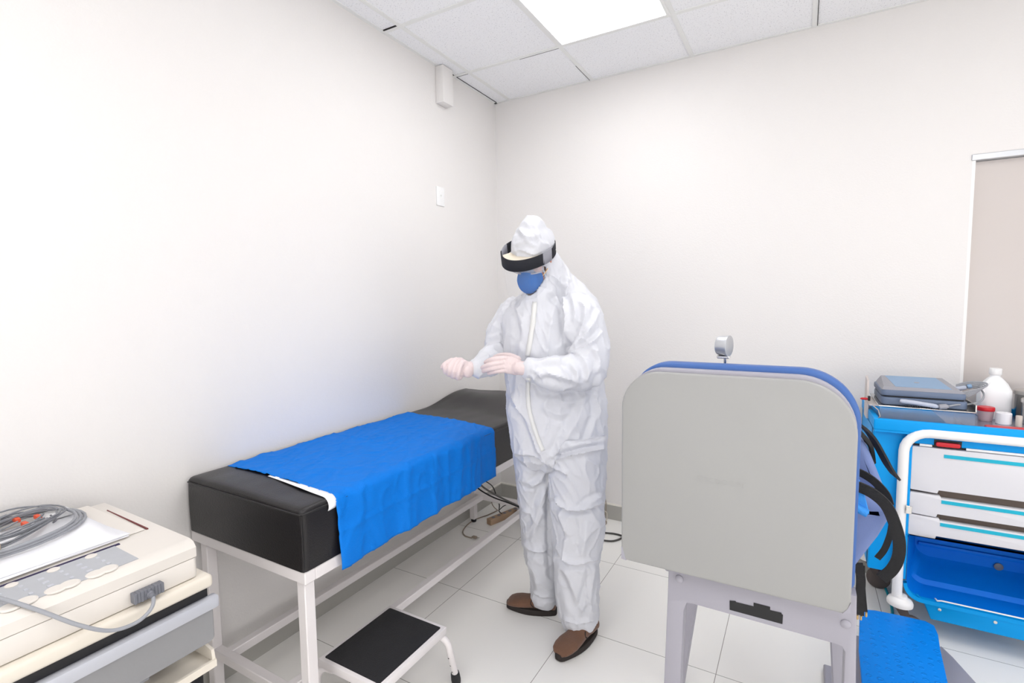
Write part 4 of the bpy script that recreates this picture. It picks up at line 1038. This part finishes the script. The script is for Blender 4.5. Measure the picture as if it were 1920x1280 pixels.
# body shell: side walls, back, recess
bm = bmesh.new()
a_box(bm, CX0, CX0 + 0.030, CY + 0.05, CB, 0.26, 0.90, 0.004, 1)
a_box(bm, CX1 - 0.030, CX1, CY + 0.05, CB, 0.26, 0.90, 0.004, 1)
a_box(bm, CX0, CX1, CB - 0.02, CB, 0.26, 0.90)
a_box(bm, CX0, 2.352, CY + 0.03, CY + 0.08, 0.26, 0.90, 0.004, 1)
a_box(bm, CX1 - 0.128, CX1, CY + 0.03, CY + 0.08, 0.26, 0.90, 0.004, 1)
fin(bm, 'body', m_cyan, cart, 35)
# front panel above the drawers (blue) inside the tube
box('fascia', 2.352, CX1 - 0.128, CY + 0.025, CY + 0.06, 0.845, 0.905, m_cyan, cart, 0.004, 1)
for x0 in (2.352, CX1 - 0.140): box('side_strip', x0 - 0.006, x0 + 0.006, CY + 0.012, CY + 0.045, 0.25, 0.86, m_cyan, cart, 0.002, 1)
# top
bm = bmesh.new(); a_box(bm, CX0 - 0.004, CX1 + 0.004, CY - 0.004, CY + 0.022, 0.895, 0.944, 0.006, 3)
a_box(bm, CX0 - 0.004, CX0 + 0.018, CY + 0.015, CB, 0.895, 0.944, 0.005, 2); a_box(bm, CX1 - 0.018, CX1 + 0.004, CY + 0.015, CB, 0.895, 0.944, 0.005, 2)
a_box(bm, CX0, CX1, CB - 0.018, CB, 0.895, 0.944, 0.005, 2); a_box(bm, CX0, CX1, CY, CB, 0.888, 0.902)
fin(bm, 'top_rim', m_cyan, cart, 35)
TOPZ = 0.912
box('steel_top', CX0 + 0.02, CX1 - 0.02, CY + 0.025, CB - 0.02, 0.902, TOPZ, mat('brushed_top', (178, 178, 192), 0.25, metal=0.7), cart)
box('blue_insert', CX0 + 0.018, 2.50, CY + 0.022, CB - 0.02, TOPZ - 0.004, TOPZ + 0.001, m_cyan, cart, 0.002, 1)
box('tray_lip', 2.562, 2.566, CY + 0.06, CB - 0.12, 0.992, 1.020, m_steel, cart)
# tubular frame
zt_, rt = 0.899, 0.0185
x0, x1 = 2.328, CX1 - 0.105
tp_ = [(x0, CY, 0.165), (x0, CY, 0.80)]
for k in range(7): a = PI - k / 6 * PI / 2; tp_.append((x0 + 0.085 + 0.085 * math.cos(a), CY, 0.814 + 0.085 * math.sin(a)))
for k in range(7): a = PI / 2 - k / 6 * PI / 2; tp_.append((x1 - 0.085 + 0.085 * math.cos(a), CY, 0.814 + 0.085 * math.sin(a)))
tp_ += [(x1, CY, 0.80), (x1, CY, 0.165)]
tf = tube('tube_frame', tp_, rt, m_tubew, cart, n=18)
def castor(x, y, parent):
    b_ = lathe('bumper', [(0.024, 0.045), (0.026, 0.036), (0.042, 0.026), (0.047, 0.014), (0.046, 0.002), (0.036, 0.0)], (x, y, 0.140), m_tubew, parent, n=28)
    bm = bmesh.new()
    for s_ in (-1, 1): a_prism(bm, [(x - 0.022, 0.138), (x + 0.022, 0.138), (x + 0.052, 0.052), (x + 0.034, 0.046)], 'xz', y + s_ * 0.018 - 0.002, y + s_ * 0.018 + 0.002)
    a_box(bm, x - 0.024, x + 0.024, y - 0.02, y + 0.02, 0.132, 0.140)
    fin(bm, 'fork', m_castor, b_)
    lathe('wheel', [(0.010, -0.014), (0.042, -0.014), (0.05, -0.008), (0.05, 0.008), (0.042, 0.014), (0.010, 0.014)], (x + 0.040, y, 0.051), m_castor, b_, axis=(0, 1, 0), n=28)
castor(x0 + 0.012, CY, tf); castor(x1, CY, tf)
for x in (2.27, CX1 - 0.08): castor(x, CB - 0.10, tf)
for x in (2.27, CX1 - 0.08): box('rear_post', x - 0.018, x + 0.018, CB - 0.118, CB - 0.082, 0.16, 0.30, m_tubew, cart, 0.004, 1)
box('latch_plate', x0 + 0.012, x0 + 0.034, CY - 0.024, CY - 0.016, 0.553, 0.588, m_steel, cart, 0.002, 1)
# drawers
DXa, DXb = 2.358, CX1 - 0.146
m_cav = mat('dark_cavity', (112, 100, 92), 0.8)
box('cavity', DXa - 0.008, DXb + 0.008, CY + 0.05, CB - 0.03, 0.44, 0.86, m_cav, cart)
for zt0, zb0 in ((0.836, 0.650), (0.6385, 0.548), (0.542, 0.453)):
    nx = DXa + 0.090
    out = [(DXa, zb0 + 0.003), (DXa + 0.003, zb0), (nx, zb0 - 0.004), (nx + 0.004, zb0 + 0.010), (DXb - 0.094, zb0 + 0.010), (DXb - 0.09, zb0 - 0.004), (DXb, zb0), (DXb, zt0), (DXa + 0.003, zt0), (DXa, zt0 - 0.003)]
    if zt0 < 0.8: out = out[:7] + [(DXb, zt0), (DXb - 0.09, zt0 - 0.002), (DXb - 0.094, zt0 - 0.012), (nx + 0.014, zt0 - 0.012), (nx + 0.01, zt0 - 0.002), (DXa + 0.003, zt0), (DXa, zt0 - 0.003)]
    d_ = prism('drawer', out, 'xz', CY + 0.014, CY + 0.044, m_drawer, cart, 0.002, 2)
    zs = zt0 - (0.022 if zt0 > 0.8 else 0.018)
    q = box('handle_strip', nx + 0.014, DXb - 0.10, CY + 0.0115, CY + 0.016, zs - 0.014, zs, m_teal, d_); q['label'] = 'teal label strip'
# lock in fascia
lk = box('lock_recess', 2.430, 2.518, CY + 0.022, CY + 0.028, 0.846, 0.872, m_black, cart)
lathe_pts = rrect(2.434, 2.512, 0.846, 0.864, (0.007,) * 4, 4)
bm = bmesh.new(); a_prism(bm, lathe_pts, 'xz', CY + 0.008, CY + 0.022, 0.003, 2); q = fin(bm, 'lock_lever', m_red, lk, 35); q['label'] = 'red lock lever'
for a, b_ in ((2.383, 2.424), (2.532, 2.80)): box('label_holder', a, b_, CY + 0.021, CY + 0.026, 0.8385, 0.8475, m_whitep, cart)
# open storage bin at the bottom
bx0, bx1 = 2.358, CX1 - 0.146
R_ = 0.07
outer = rrect(bx0 - 0.008, bx1 + 0.008, 0.165, 0.452, (R_, R_, 0, 0), 10)
inner = rrect(bx0 + 0.004, bx1 - 0.004, 0.182, 0.452, (R_ - 0.012, R_ - 0.012, 0, 0), 10)
bm = bmesh.new(); n = len(outer)
V = [[bm.verts.new((p[0], y, p[1])) for p in o_] for o_, y in ((outer, CY + 0.006), (outer, CY + 0.030), (inner, CY + 0.030), (inner, CY + 0.006))]
for a, c in ((0, 1), (2, 3), (3, 0), (1, 2)):
    for j in range(n - 1): bm.faces.new((V[a][j], V[a][j + 1], V[c][j + 1], V[c][j]))
bn = fin(bm, 'bin_rim', m_cyan, cart, 40)
# interior: tapered scoop towards the back
bm = bmesh.new(); lay = []
for (ins, y, zlift) in ((0.004, CY + 0.028, 0.0), (0.03, CY + 0.13, 0.01), (0.035, CY + 0.14, 0.03), (0.065, CY + 0.26, 0.06), (0.07, CY + 0.28, 0.08)):
    o_ = rrect(bx0 + ins, bx1 - ins, 0.182 + zlift, 0.452, (R_ - 0.012, R_ - 0.012, 0, 0), 10); lay.append([bm.verts.new((p[0], y, p[1])) for p in o_])
for a, c in zip(lay, lay[1:]):
    for j in range(n): bm.faces.new((a[j], a[(j + 1) % n], c[(j + 1) % n], c[j]))
bm.faces.new(lay[-1])
bi = fin(bm, 'bin_interior', m_deep, cart, 40)
for z in (0.31, 0.37):
    box('interior_rib', bx0 + 0.08, bx1 - 0.08, CY + 0.268, CY + 0.28, z, z + 0.018, m_deep, bi, 0.004, 2)
lathe('port_plug', [(0.016, 0), (0.016, 0.004), (0.012, 0.006), (0.001, 0.006)], (2.72, CY + 0.277, 0.275), m_cabled, bi, axis=(0, -1, 0), n=20)
# outside lower skin
bm = bmesh.new(); lay = []
for (ins, ztop, zb, y) in ((0.0, 0.200, 0.165, CY + 0.012), (0.022, 0.195, 0.100, CY + 0.022), (0.03, 0.195, 0.092, CY + 0.06), (0.05, 0.195, 0.092, CB - 0.05)):
    lay.append([bm.verts.new(p) for p in ((bx0 + 0.04 + ins, y, ztop if y < CY + 0.02 else 0.178), (bx0 + 0.072 + ins, y, zb), (bx1 - 0.072 - ins, y, zb), (bx1 - 0.04 - ins, y, ztop if y < CY + 0.02 else 0.178))])
for a, c in zip(lay, lay[1:]):
    for j in range(3): bm.faces.new((a[j], a[j + 1], c[j + 1], c[j]))
bm.faces.new(lay[-1])
fs = fin(bm, 'bin_front_lip', m_cyan, cart, 50); md = fs.modifiers.new('t', 'SOLIDIFY'); md.thickness = 0.004; md.offset = 1
for x in (2.475, 2.65, 2.83):
    lathe('screw', [(0.007, 0), (0.006, 0.003), (0.001, 0.0035)], (x, CY + 0.012, 0.151), m_steel, fs, axis=(0, -1, 0.1), n=14)
tube('retaining_wire', [(2.463, CY + 0.03, 0.186), (2.463, CY - 0.008, 0.196), (2.475, CY - 0.010, 0.201), (2.90, CY - 0.010, 0.201), (2.905, CY - 0.008, 0.196), (2.905, CY + 0.03, 0.186)], 0.003, m_tubew, cart, n=8)
# clear side shelf + steel tray holding the device
box('acrylic_shelf_box', 2.245, 2.560, CY + 0.045, CY + 0.051, TOPZ + 0.001, 0.985, m_acryl, cart)
box('acrylic_side', 2.554, 2.560, CY + 0.051, CY + 0.34, TOPZ + 0.001, 0.985, m_acryl, cart)
box('acrylic_side', 2.245, 2.251, CY + 0.051, CY + 0.34, TOPZ + 0.001, 0.985, m_acryl, cart)
TRZ = 0.992
box('device_tray', 2.240, 2.566, CY + 0.06, CB - 0.12, 0.9855, TRZ, m_steel, cart, 0.002, 1)
# steel bracket at the left edge
bm = bmesh.new()
a_prism(bm, [(CB - 0.20, 0.90), (CB - 0.30, 0.90), (CB - 0.28, 1.075), (CB - 0.20, 1.09)], 'yz', 2.212, 2.2195)
a_box(bm, 2.212, 2.245, CY + 0.10, CB - 0.19, TRZ - 0.012, TRZ - 0.006)
fin(bm, 'side_bracket', mat('bracket_metal', (205, 196, 192), 0.4, metal=0.5), cart)
tube('wire_bail', [(2.222, CY + 0.09, 0.985), (2.238, CY + 0.03, 0.975), (2.243, CY + 0.012, 0.950), (2.236, CY + 0.0, 0.9475)], 0.0022, m_steel, cart, n=8)
rc_ = thing('retractor_clip', 'small red clip poking out from the left edge of the blue cart', 'clip', (2.21, -0.38, 0.985))
lathe('red_tip', [(0.001, 0.0), (0.005, 0.006), (0.006, 0.022), (0.004, 0.03)], (2.182, -0.385, 0.998), m_red, rc_, axis=(1, 0, 0), n=14)
box('black_clamp', 2.2115, 2.221, -0.391, -0.379, 0.990, 1.012, m_black, rc_, 0.001, 1)

# ultrasound style folded device
dv = thing('portable_scanner', 'folded slate and pale blue portable scanner on the cart shelf', 'medical device', (2.39, -0.33, TRZ))
a_ = 0.0
lo = rrect(2.252, 2.545, -0.468, -0.20, (0.02,) * 4, 4)
prism('lower_body', lo, 'xy', TRZ + 0.001, TRZ + 0.034, m_lapt, dv, 0.006, 2)
prism('foam_gap', rrect(2.262, 2.535, -0.455, -0.22, (0.01,) * 4, 3), 'xy', TRZ + 0.034, TRZ + 0.040, m_black, dv)
bm = bmesh.new(); a_prism(bm, rrect(2.250, 2.540, -0.466, -0.20, (0.02,) * 4, 4), 'xy', TRZ + 0.040, TRZ + 0.066, 0.006, 2)
lid = fin(bm, 'lid', m_lapt, dv, 35)
# sloped top lid surface: tapered slab
bm = bmesh.new()
B_ = [(2.254, -0.460), (2.536, -0.460), (2.532, -0.205), (2.258, -0.205)]; T_ = [(2.262, -0.440), (2.520, -0.440), (2.502, -0.225), (2.275, -0.225)]
vb = [bm.verts.new((x, y, TRZ + 0.066)) for x, y in B_]; vt = [bm.verts.new((x, y, TRZ + 0.066 + (0.012 if y < -0.3 else 0.032))) for x, y in T_]
bm.faces.new(vb[::-1]); bm.faces.new(vt)
for i in range(4): bm.faces.new((vb[i], vb[(i + 1) % 4], vt[(i + 1) % 4], vt[i]))
top_ = fin(bm, 'lid_top', m_lapg, dv)
bm = bmesh.new()
Q = [(2.305, -0.438), (2.497, -0.438), (2.478, -0.227), (2.290, -0.227)]
def zl(y): return TRZ + 0.066 + 0.012 + (0.020) * (y + 0.44) / 0.215
v0 = [bm.verts.new((x, y, zl(y) + 0.0008)) for x, y in Q]; bm.faces.new(v0)
v1 = [bm.verts.new((x, y, zl(y) - 0.003)) for x, y in Q]; bm.faces.new(v1[::-1])
for i in range(4): bm.faces.new((v0[i], v0[(i + 1) % 4], v1[(i + 1) % 4], v1[i]))
bl = fin(bm, 'blue_inlay', m_lapb, top_); bl['label'] = 'pale blue lid inlay'
bm = bmesh.new(); a_lathe(bm, [(0.010, 0), (0.010, 0.0015), (0.007, 0.002)], (2.392, -0.345, zl(-0.345)), (0, -0.09, 1), 20); fin(bm, 'badge', m_lapg, bl, 30)
# probe and its cable
pb = thing('scanner_probe', 'pale grey cylindrical probe with a coiled cable on the scanner', 'probe', (2.36, -0.46, TRZ))
bm = bmesh.new(); a_sweep(bm, catmull([(2.315, -0.485, TRZ + 0.024), (2.36, -0.487, TRZ + 0.021), (2.42, -0.488, TRZ + 0.014), (2.445, -0.488, TRZ + 0.010)], 5), circ(0.0095, 14), scale=[0.7] + [1.0] * 12 + [0.9, 0.7, 0.6])
pbb = fin(bm, 'handle', mat('pale_lilac_plastic', (178, 184, 200), 0.45), pb, 50)
lathe('collar', [(0.006, 0), (0.011, 0.004), (0.011, 0.026), (0.006, 0.034)], (2.444, -0.488, TRZ + 0.010), m_lapg, pb, axis=(1, 0.02, 0.15), n=18)
cpts = [(2.478, -0.487, TRZ + 0.016), (2.51, -0.47, TRZ + 0.022), (2.56, -0.44, TRZ + 0.024), (2.60, -0.40, TRZ + 0.035), (2.615, -0.36, TRZ + 0.06), (2.60, -0.33, TRZ + 0.08), (2.57, -0.32, TRZ + 0.085)]
tube('probe_cable', cpts, 0.0035, m_cable, pb, n=10, smooth_path=8)
bm = bmesh.new()
for k in range(5):
    f = k * 0.006
    a_sweep(bm, catmull([(2.525, -0.37 - f, TRZ + 0.028 + f * 1.2), (2.555, -0.375, TRZ + 0.040 + f), (2.590 + f, -0.365, TRZ + 0.062 + f), (2.600 + f, -0.345, TRZ + 0.078 + f), (2.575, -0.335, TRZ + 0.078 + f), (2.53, -0.33, TRZ + 0.062 + f)], 6), circ(0.0035, 8))
fin(bm, 'coiled_cable', m_cable, pb, 60)
lathe('cable_boot', [(0.007, 0), (0.010, 0.004), (0.010, 0.04), (0.007, 0.045)], (2.520, -0.335, TRZ + 0.066), mat('pale_lilac_plastic', (178, 184, 200), 0.45), pb, axis=(1, 0, 0.25), n=16)
lathe('cable_clip', [(0.008, 0), (0.010, 0.003), (0.010, 0.012), (0.008, 0.015)], (2.566, -0.338, TRZ + 0.081), m_lapb, pb, axis=(1, 0, 0.3), n=16)
# small metal bead chain / keys under the device
kc = bmesh.new()
for k in range(14): a_lathe(kc, [(0.001, -0.003), (0.003, 0), (0.001, 0.003)], (2.335 + k * 0.008, -0.490 + 0.001 * math.sin(k), TRZ + 0.004), n=8)
tag(fin(kc, 'bead_chain', m_blackc, None, 60), 'short dark bead chain lying on the steel tray below the scanner', 'chain')
# white jug
jg = thing('plastic_jug', 'white plastic jug with a handle hollow standing on the cart top', 'jug', (2.70, -0.13, TOPZ))
jb = on(1855, 762, 2, TOPZ + 0.0); jc = Vector((2.705, -0.135, TOPZ))
bm = bmesh.new(); secs = [(0.0, .050, .050), (0.006, .054, .054), (0.10, .055, .055), (0.125, .053, .053), (0.150, .044, .044), (0.170, .028, .028), (0.180, .018, .018), (0.192, .018, .018)]
rings = []
for h, a, b_ in secs:
    k = 0.22 if h < 0.15 else 0.9
    rr = []
    for i in range(32):
        t_ = 2 * PI * i / 32; e_ = 4 if h < 0.14 else 2
        cx_, cy_ = math.cos(t_), math.sin(t_); q = (abs(cx_) ** e_ + abs(cy_) ** e_) ** (-1 / e_)
        rr.append(bm.verts.new(jc + Vector((a * q * cx_, b_ * q * cy_, h * 1.04))))
    rings.append(rr)
for a, c in zip(rings, rings[1:]):
    for j in range(32): bm.faces.new((a[j], a[(j + 1) % 32], c[(j + 1) % 32], c[j]))
bm.faces.new(rings[0][::-1]); bm.faces.new(rings[-1])
fin(bm, 'body', m_jug, jg, 60)
tube('handle', [(jc.x - 0.047, jc.y - 0.035, jc.z + 0.085), (jc.x - 0.050, jc.y - 0.040, jc.z + 0.12), (jc.x - 0.040, jc.y - 0.036, jc.z + 0.150), (jc.x - 0.016, jc.y - 0.016, jc.z + 0.178)], 0.009, m_jug, jg, n=12, smooth_path=6)
lathe('cap', [(0.021, 0.196), (0.022, 0.198), (0.022, 0.222), (0.020, 0.225)], jc, m_whitep, jg, n=32)
# specimen jar
jr = thing('specimen_jar', 'translucent specimen jar with red lid beside white jug', 'jar', (2.66, -0.25, TOPZ))
jc = Vector((2.655, -0.235, TOPZ))
lathe('cup', [(0.022, 0.0), (0.024, 0.002), (0.028, 0.046)], jc, m_jar, jr)
lathe('contents', [(0.020, 0.002), (0.024, 0.026), (0.001, 0.028)], jc, mat('pink_white_powder', (235, 205, 212), 0.7), jr)
lathe('lid', [(0.030, 0.046), (0.031, 0.048), (0.031, 0.060), (0.029, 0.063), (0.001, 0.064)], jc, m_red, jr)
# gauze roll
rl = thing('bandage_roll', 'white bandage roll standing between the red-lidded jar and steel pot', 'bandage', (2.71, -0.27, TOPZ))
bm = bmesh.new(); a_lathe(bm, [(0.008, 0.046), (0.010, 0.049), (0.024, 0.049), (0.026, 0.047), (0.026, 0.002), (0.024, 0), (0.008, 0), (0.008, 0.046)], (2.705, -0.275, TOPZ)); fin(bm, 'roll', m_paper, rl, 40)
rl2 = lathe('small_tape_roll', [(0.010, 0.0), (0.0105, 0.002), (0.0105, 0.044), (0.009, 0.046), (0.004, 0.046), (0.004, 0.03)], (2.745, -0.305, TOPZ), mat('beige_tape', (215, 205, 195), 0.6), None)
tag(rl2, 'slim beige tape roll standing against the nearest steel pot', 'tape roll')
# steel pots
for (x, y, r, h, lab) in ((2.835, -0.235, 0.062, 0.115, 'shiny stainless steel canister with lid, nearest on the cart top'), (2.835, -0.105, 0.052, 0.135, 'dull stainless steel canister behind the shiny one, beside jug')):
    p_ = thing('steel_canister', lab, 'canister', (x, y, TOPZ))
    lathe('body', [(r - 0.003, 0), (r, 0.003), (r, h * 0.78), (r + 0.001, h * 0.80)], (x, y, TOPZ), m_steel, p_, n=48)
    ld = lathe('lid', [(r + 0.002, h * 0.80), (r + 0.0045, h * 0.81), (r + 0.0045, h * 0.93), (r, h * 0.96), (r * 0.6, h), (0.001, h)], (x, y, TOPZ), m_steel, p_, n=48)
    lathe('knob', [(0.004, h), (0.004, h + 0.006), (0.012, h + 0.009), (0.012, h + 0.012), (0.001, h + 0.013)], (x, y, TOPZ), m_steel, ld, n=24)
rt_ = prism('red_tray', rrect(2.600, 2.93, -0.500, -0.440, (0.015,) * 4, 5), 'xy', TOPZ + 0.0005, TOPZ + 0.024, m_red, None, 0.005, 2)
tag(rt_, 'long flat red plastic case along the front edge of the cart top', 'case')

# ================================================================== CORDS AND FLOOR ITEMS
mon = thing('patient_monitor', 'pale grey patient monitor with black screen on the floor behind the person', 'monitor', (0.41, -0.30, 0.0))
MXa, MXb, MYf, MYb = 0.300, 0.56, -0.30, -0.17
box('case', MXa, MXb, MYf, MYb, 0.012, 0.30, m_mon, mon, 0.014, 3)
box('screen', MXa + 0.03, MXb - 0.03, MYf - 0.002, MYf + 0.006, 0.075, 0.275, m_black, mon, 0.001, 1)
bm = bmesh.new()
for k in range(6): a_lathe(bm, [(0.008, 0), (0.008, 0.005), (0.006, 0.006)], (MXa + 0.04 + k * 0.035, MYf, 0.045), (0, -1, 0), 14)
fin_split(bm, 'control_knob', m_lapg, mon, 40)
bm = bmesh.new(); a_box(bm, MXa + 0.02, MXa + 0.05, MYf + 0.02, MYb - 0.02, 0.0, 0.012); a_box(bm, MXb - 0.05, MXb - 0.02, MYf + 0.02, MYb - 0.02, 0.0, 0.012); fin_split(bm, 'foot', m_black, mon)
ps = thing('power_strip', 'beige power strip lying on the floor under the bed head end', 'power strip', (0.20, -0.37, 0.0))
bm = bmesh.new()
t = bmesh.new(); a_box(t, -0.022, 0.022, -0.14, 0.14, 0.0, 0.038, 0.003, 2); bmesh.ops.rotate(t, cent=(0, 0, 0), matrix=Matrix.Rotation(-0.30, 3, 'Z'), verts=t.verts); bmesh.ops.translate(t, vec=(0.228, -0.335, 0), verts=t.verts); merge(bm, t)
psb = fin(bm, 'body', m_power, ps, 35)
bm = bmesh.new()
for k in range(5):
    q = Matrix.Rotation(-0.30, 3, 'Z') @ Vector((0.0, -0.10 + 0.05 * k, 0.038)); 
    a_lathe(bm, [(0.012, 0), (0.012, 0.0008), (0.010, 0.0009)], q + Vector((0.228, -0.335, 0)), n=16)
fin_split(bm, 'socket', m_cabled, psb, 30)
ec = thing('extension_cord', 'beige cord with loose plug curling on the floor under the bed', 'cord', (0.2, -0.55, 0.0))
cp = [Z_ for Z_ in [on(a, b_, 2, 0.004) for a, b_ in ((932, 957), (915, 965), (895, 972), (878, 982), (868, 995), (872, 1004), (885, 1008))]]
tube('cord', cp, 0.0035, m_brownc, ec, n=8, smooth_path=8)
q = cp[-1]; dq = (cp[-1] - cp[-2]).normalized(); dq.z = 0
bm = bmesh.new(); a_sweep(bm, [q + Vector((0, 0, 0.006)), q + dq * 0.012 + Vector((0, 0, 0.009)), q + dq * 0.034 + Vector((0, 0, 0.010)), q + dq * 0.036 + Vector((0, 0, 0.010))], circ(0.0095, 10), scale=[0.5, 1, 1, 0.8]); pg_ = fin(bm, 'plug', m_brownc, ec, 40)
bm = bmesh.new()
for s_ in (-1, 1):
    sd = Vector((-dq.y, dq.x, 0)) * 0.006 * s_; a_sweep(bm, [q + sd + dq * 0.034 + Vector((0, 0, 0.010)), q + sd + dq * 0.052 + Vector((0, 0, 0.010))], rect(0.003, 0.0008))
fin_split(bm, 'prong', m_steel, pg_)
# thin cords rising from strip
def cord(name, label, pts, r, m, n=8):
    o = tube(name, pts, r, m, None, n=n, smooth_path=8); tag(o, label, 'cord'); return o
cord('monitor_cable', 'grey cable hanging from the bed towards the monitor', [on(a, b_, 1, -0.62) for a, b_ in ((893, 898), (905, 912), (925, 925), (950, 938), (972, 949), (988, 962))], 0.006, mat('mid_grey_cord', (110, 108, 106), 0.5))
cord('black_cable', 'black cable looping below the drape to the power strip', [on(885, 903, 1, -0.66), on(900, 918, 1, -0.66), on(925, 932, 1, -0.66), on(955, 943, 1, -0.66), on(985, 955, 1, -0.65)], 0.0045, m_blackc)
cord('power_cable', 'thin black cable dropping from the bed to the power strip', [on(903, 898, 1, -0.50), on(922, 910, 1, -0.47), on(930, 927, 1, -0.44), on(936, 945, 1, -0.42), on(936, 958, 1, -0.40), Vector((0.222, -0.36, 0.042))], 0.0035, m_blackc)
cord('loop_cable', 'thin black loop lying over the beige power strip', [on(937, 955, 1, -0.36), on(945, 948, 1, -0.33), on(957, 944, 1, -0.32), on(970, 945, 1, -0.325)], 0.003, m_blackc)
cord('beige_cable', 'thin beige loop of cord behind the power strip', [on(934, 957, 1, -0.34), on(926, 950, 1, -0.3), on(922, 941, 1, -0.3), on(928, 935, 1, -0.3), on(940, 932, 1, -0.3)], 0.003, m_brownc)
cord('floor_cable', 'dark cable loop on floor between the person and the grey chair', [on(a, b_, 2, 0.006) for a, b_ in ((1110, 992), (1132, 998), (1150, 1000), (1163, 1003), (1168, 1006), (1160, 1011), (1145, 1014), (1120, 1011))], 0.0055, mat('dark_grey_cord', (70, 68, 66), 0.5))
cord('wall_cable', 'thin beige cable hanging down the back wall behind person', [on(1131, 918, 1, -0.02), on(1136, 940, 1, -0.02), on(1136, 960, 1, -0.03), on(1133, 975, 1, -0.04), on(1137, 981, 1, -0.06), Vector((0.83, -0.09, 0.006))], 0.003, m_brownc)
cord('spare_cable_loop', 'pale cable loop on the floor by the baseboard behind the person', [on(1126, 955, 1, -0.06), on(1137, 960, 1, -0.06), on(1138, 972, 1, -0.06), on(1132, 980, 1, -0.07)], 0.003, mat('pale_cord', (205, 198, 185), 0.5))
adp = box('cord_adapter', 0.815, 0.865, -0.115, -0.085, 0.0, 0.018, m_brownc, None, 0.004, 2)
tag(adp, 'small grey cord adapter on the floor by the back wall', 'adapter')
cord('teal_hose', 'teal hose curving across the floor beneath the blue cart', [on(a, b_, 2, 0.006) for a, b_ in ((1610, 1030), (1622, 1048), (1640, 1070), (1655, 1092), (1667, 1120), (1673, 1145), (1673, 1175))], 0.006, mat('teal_rubber', (0, 150, 170), 0.4))
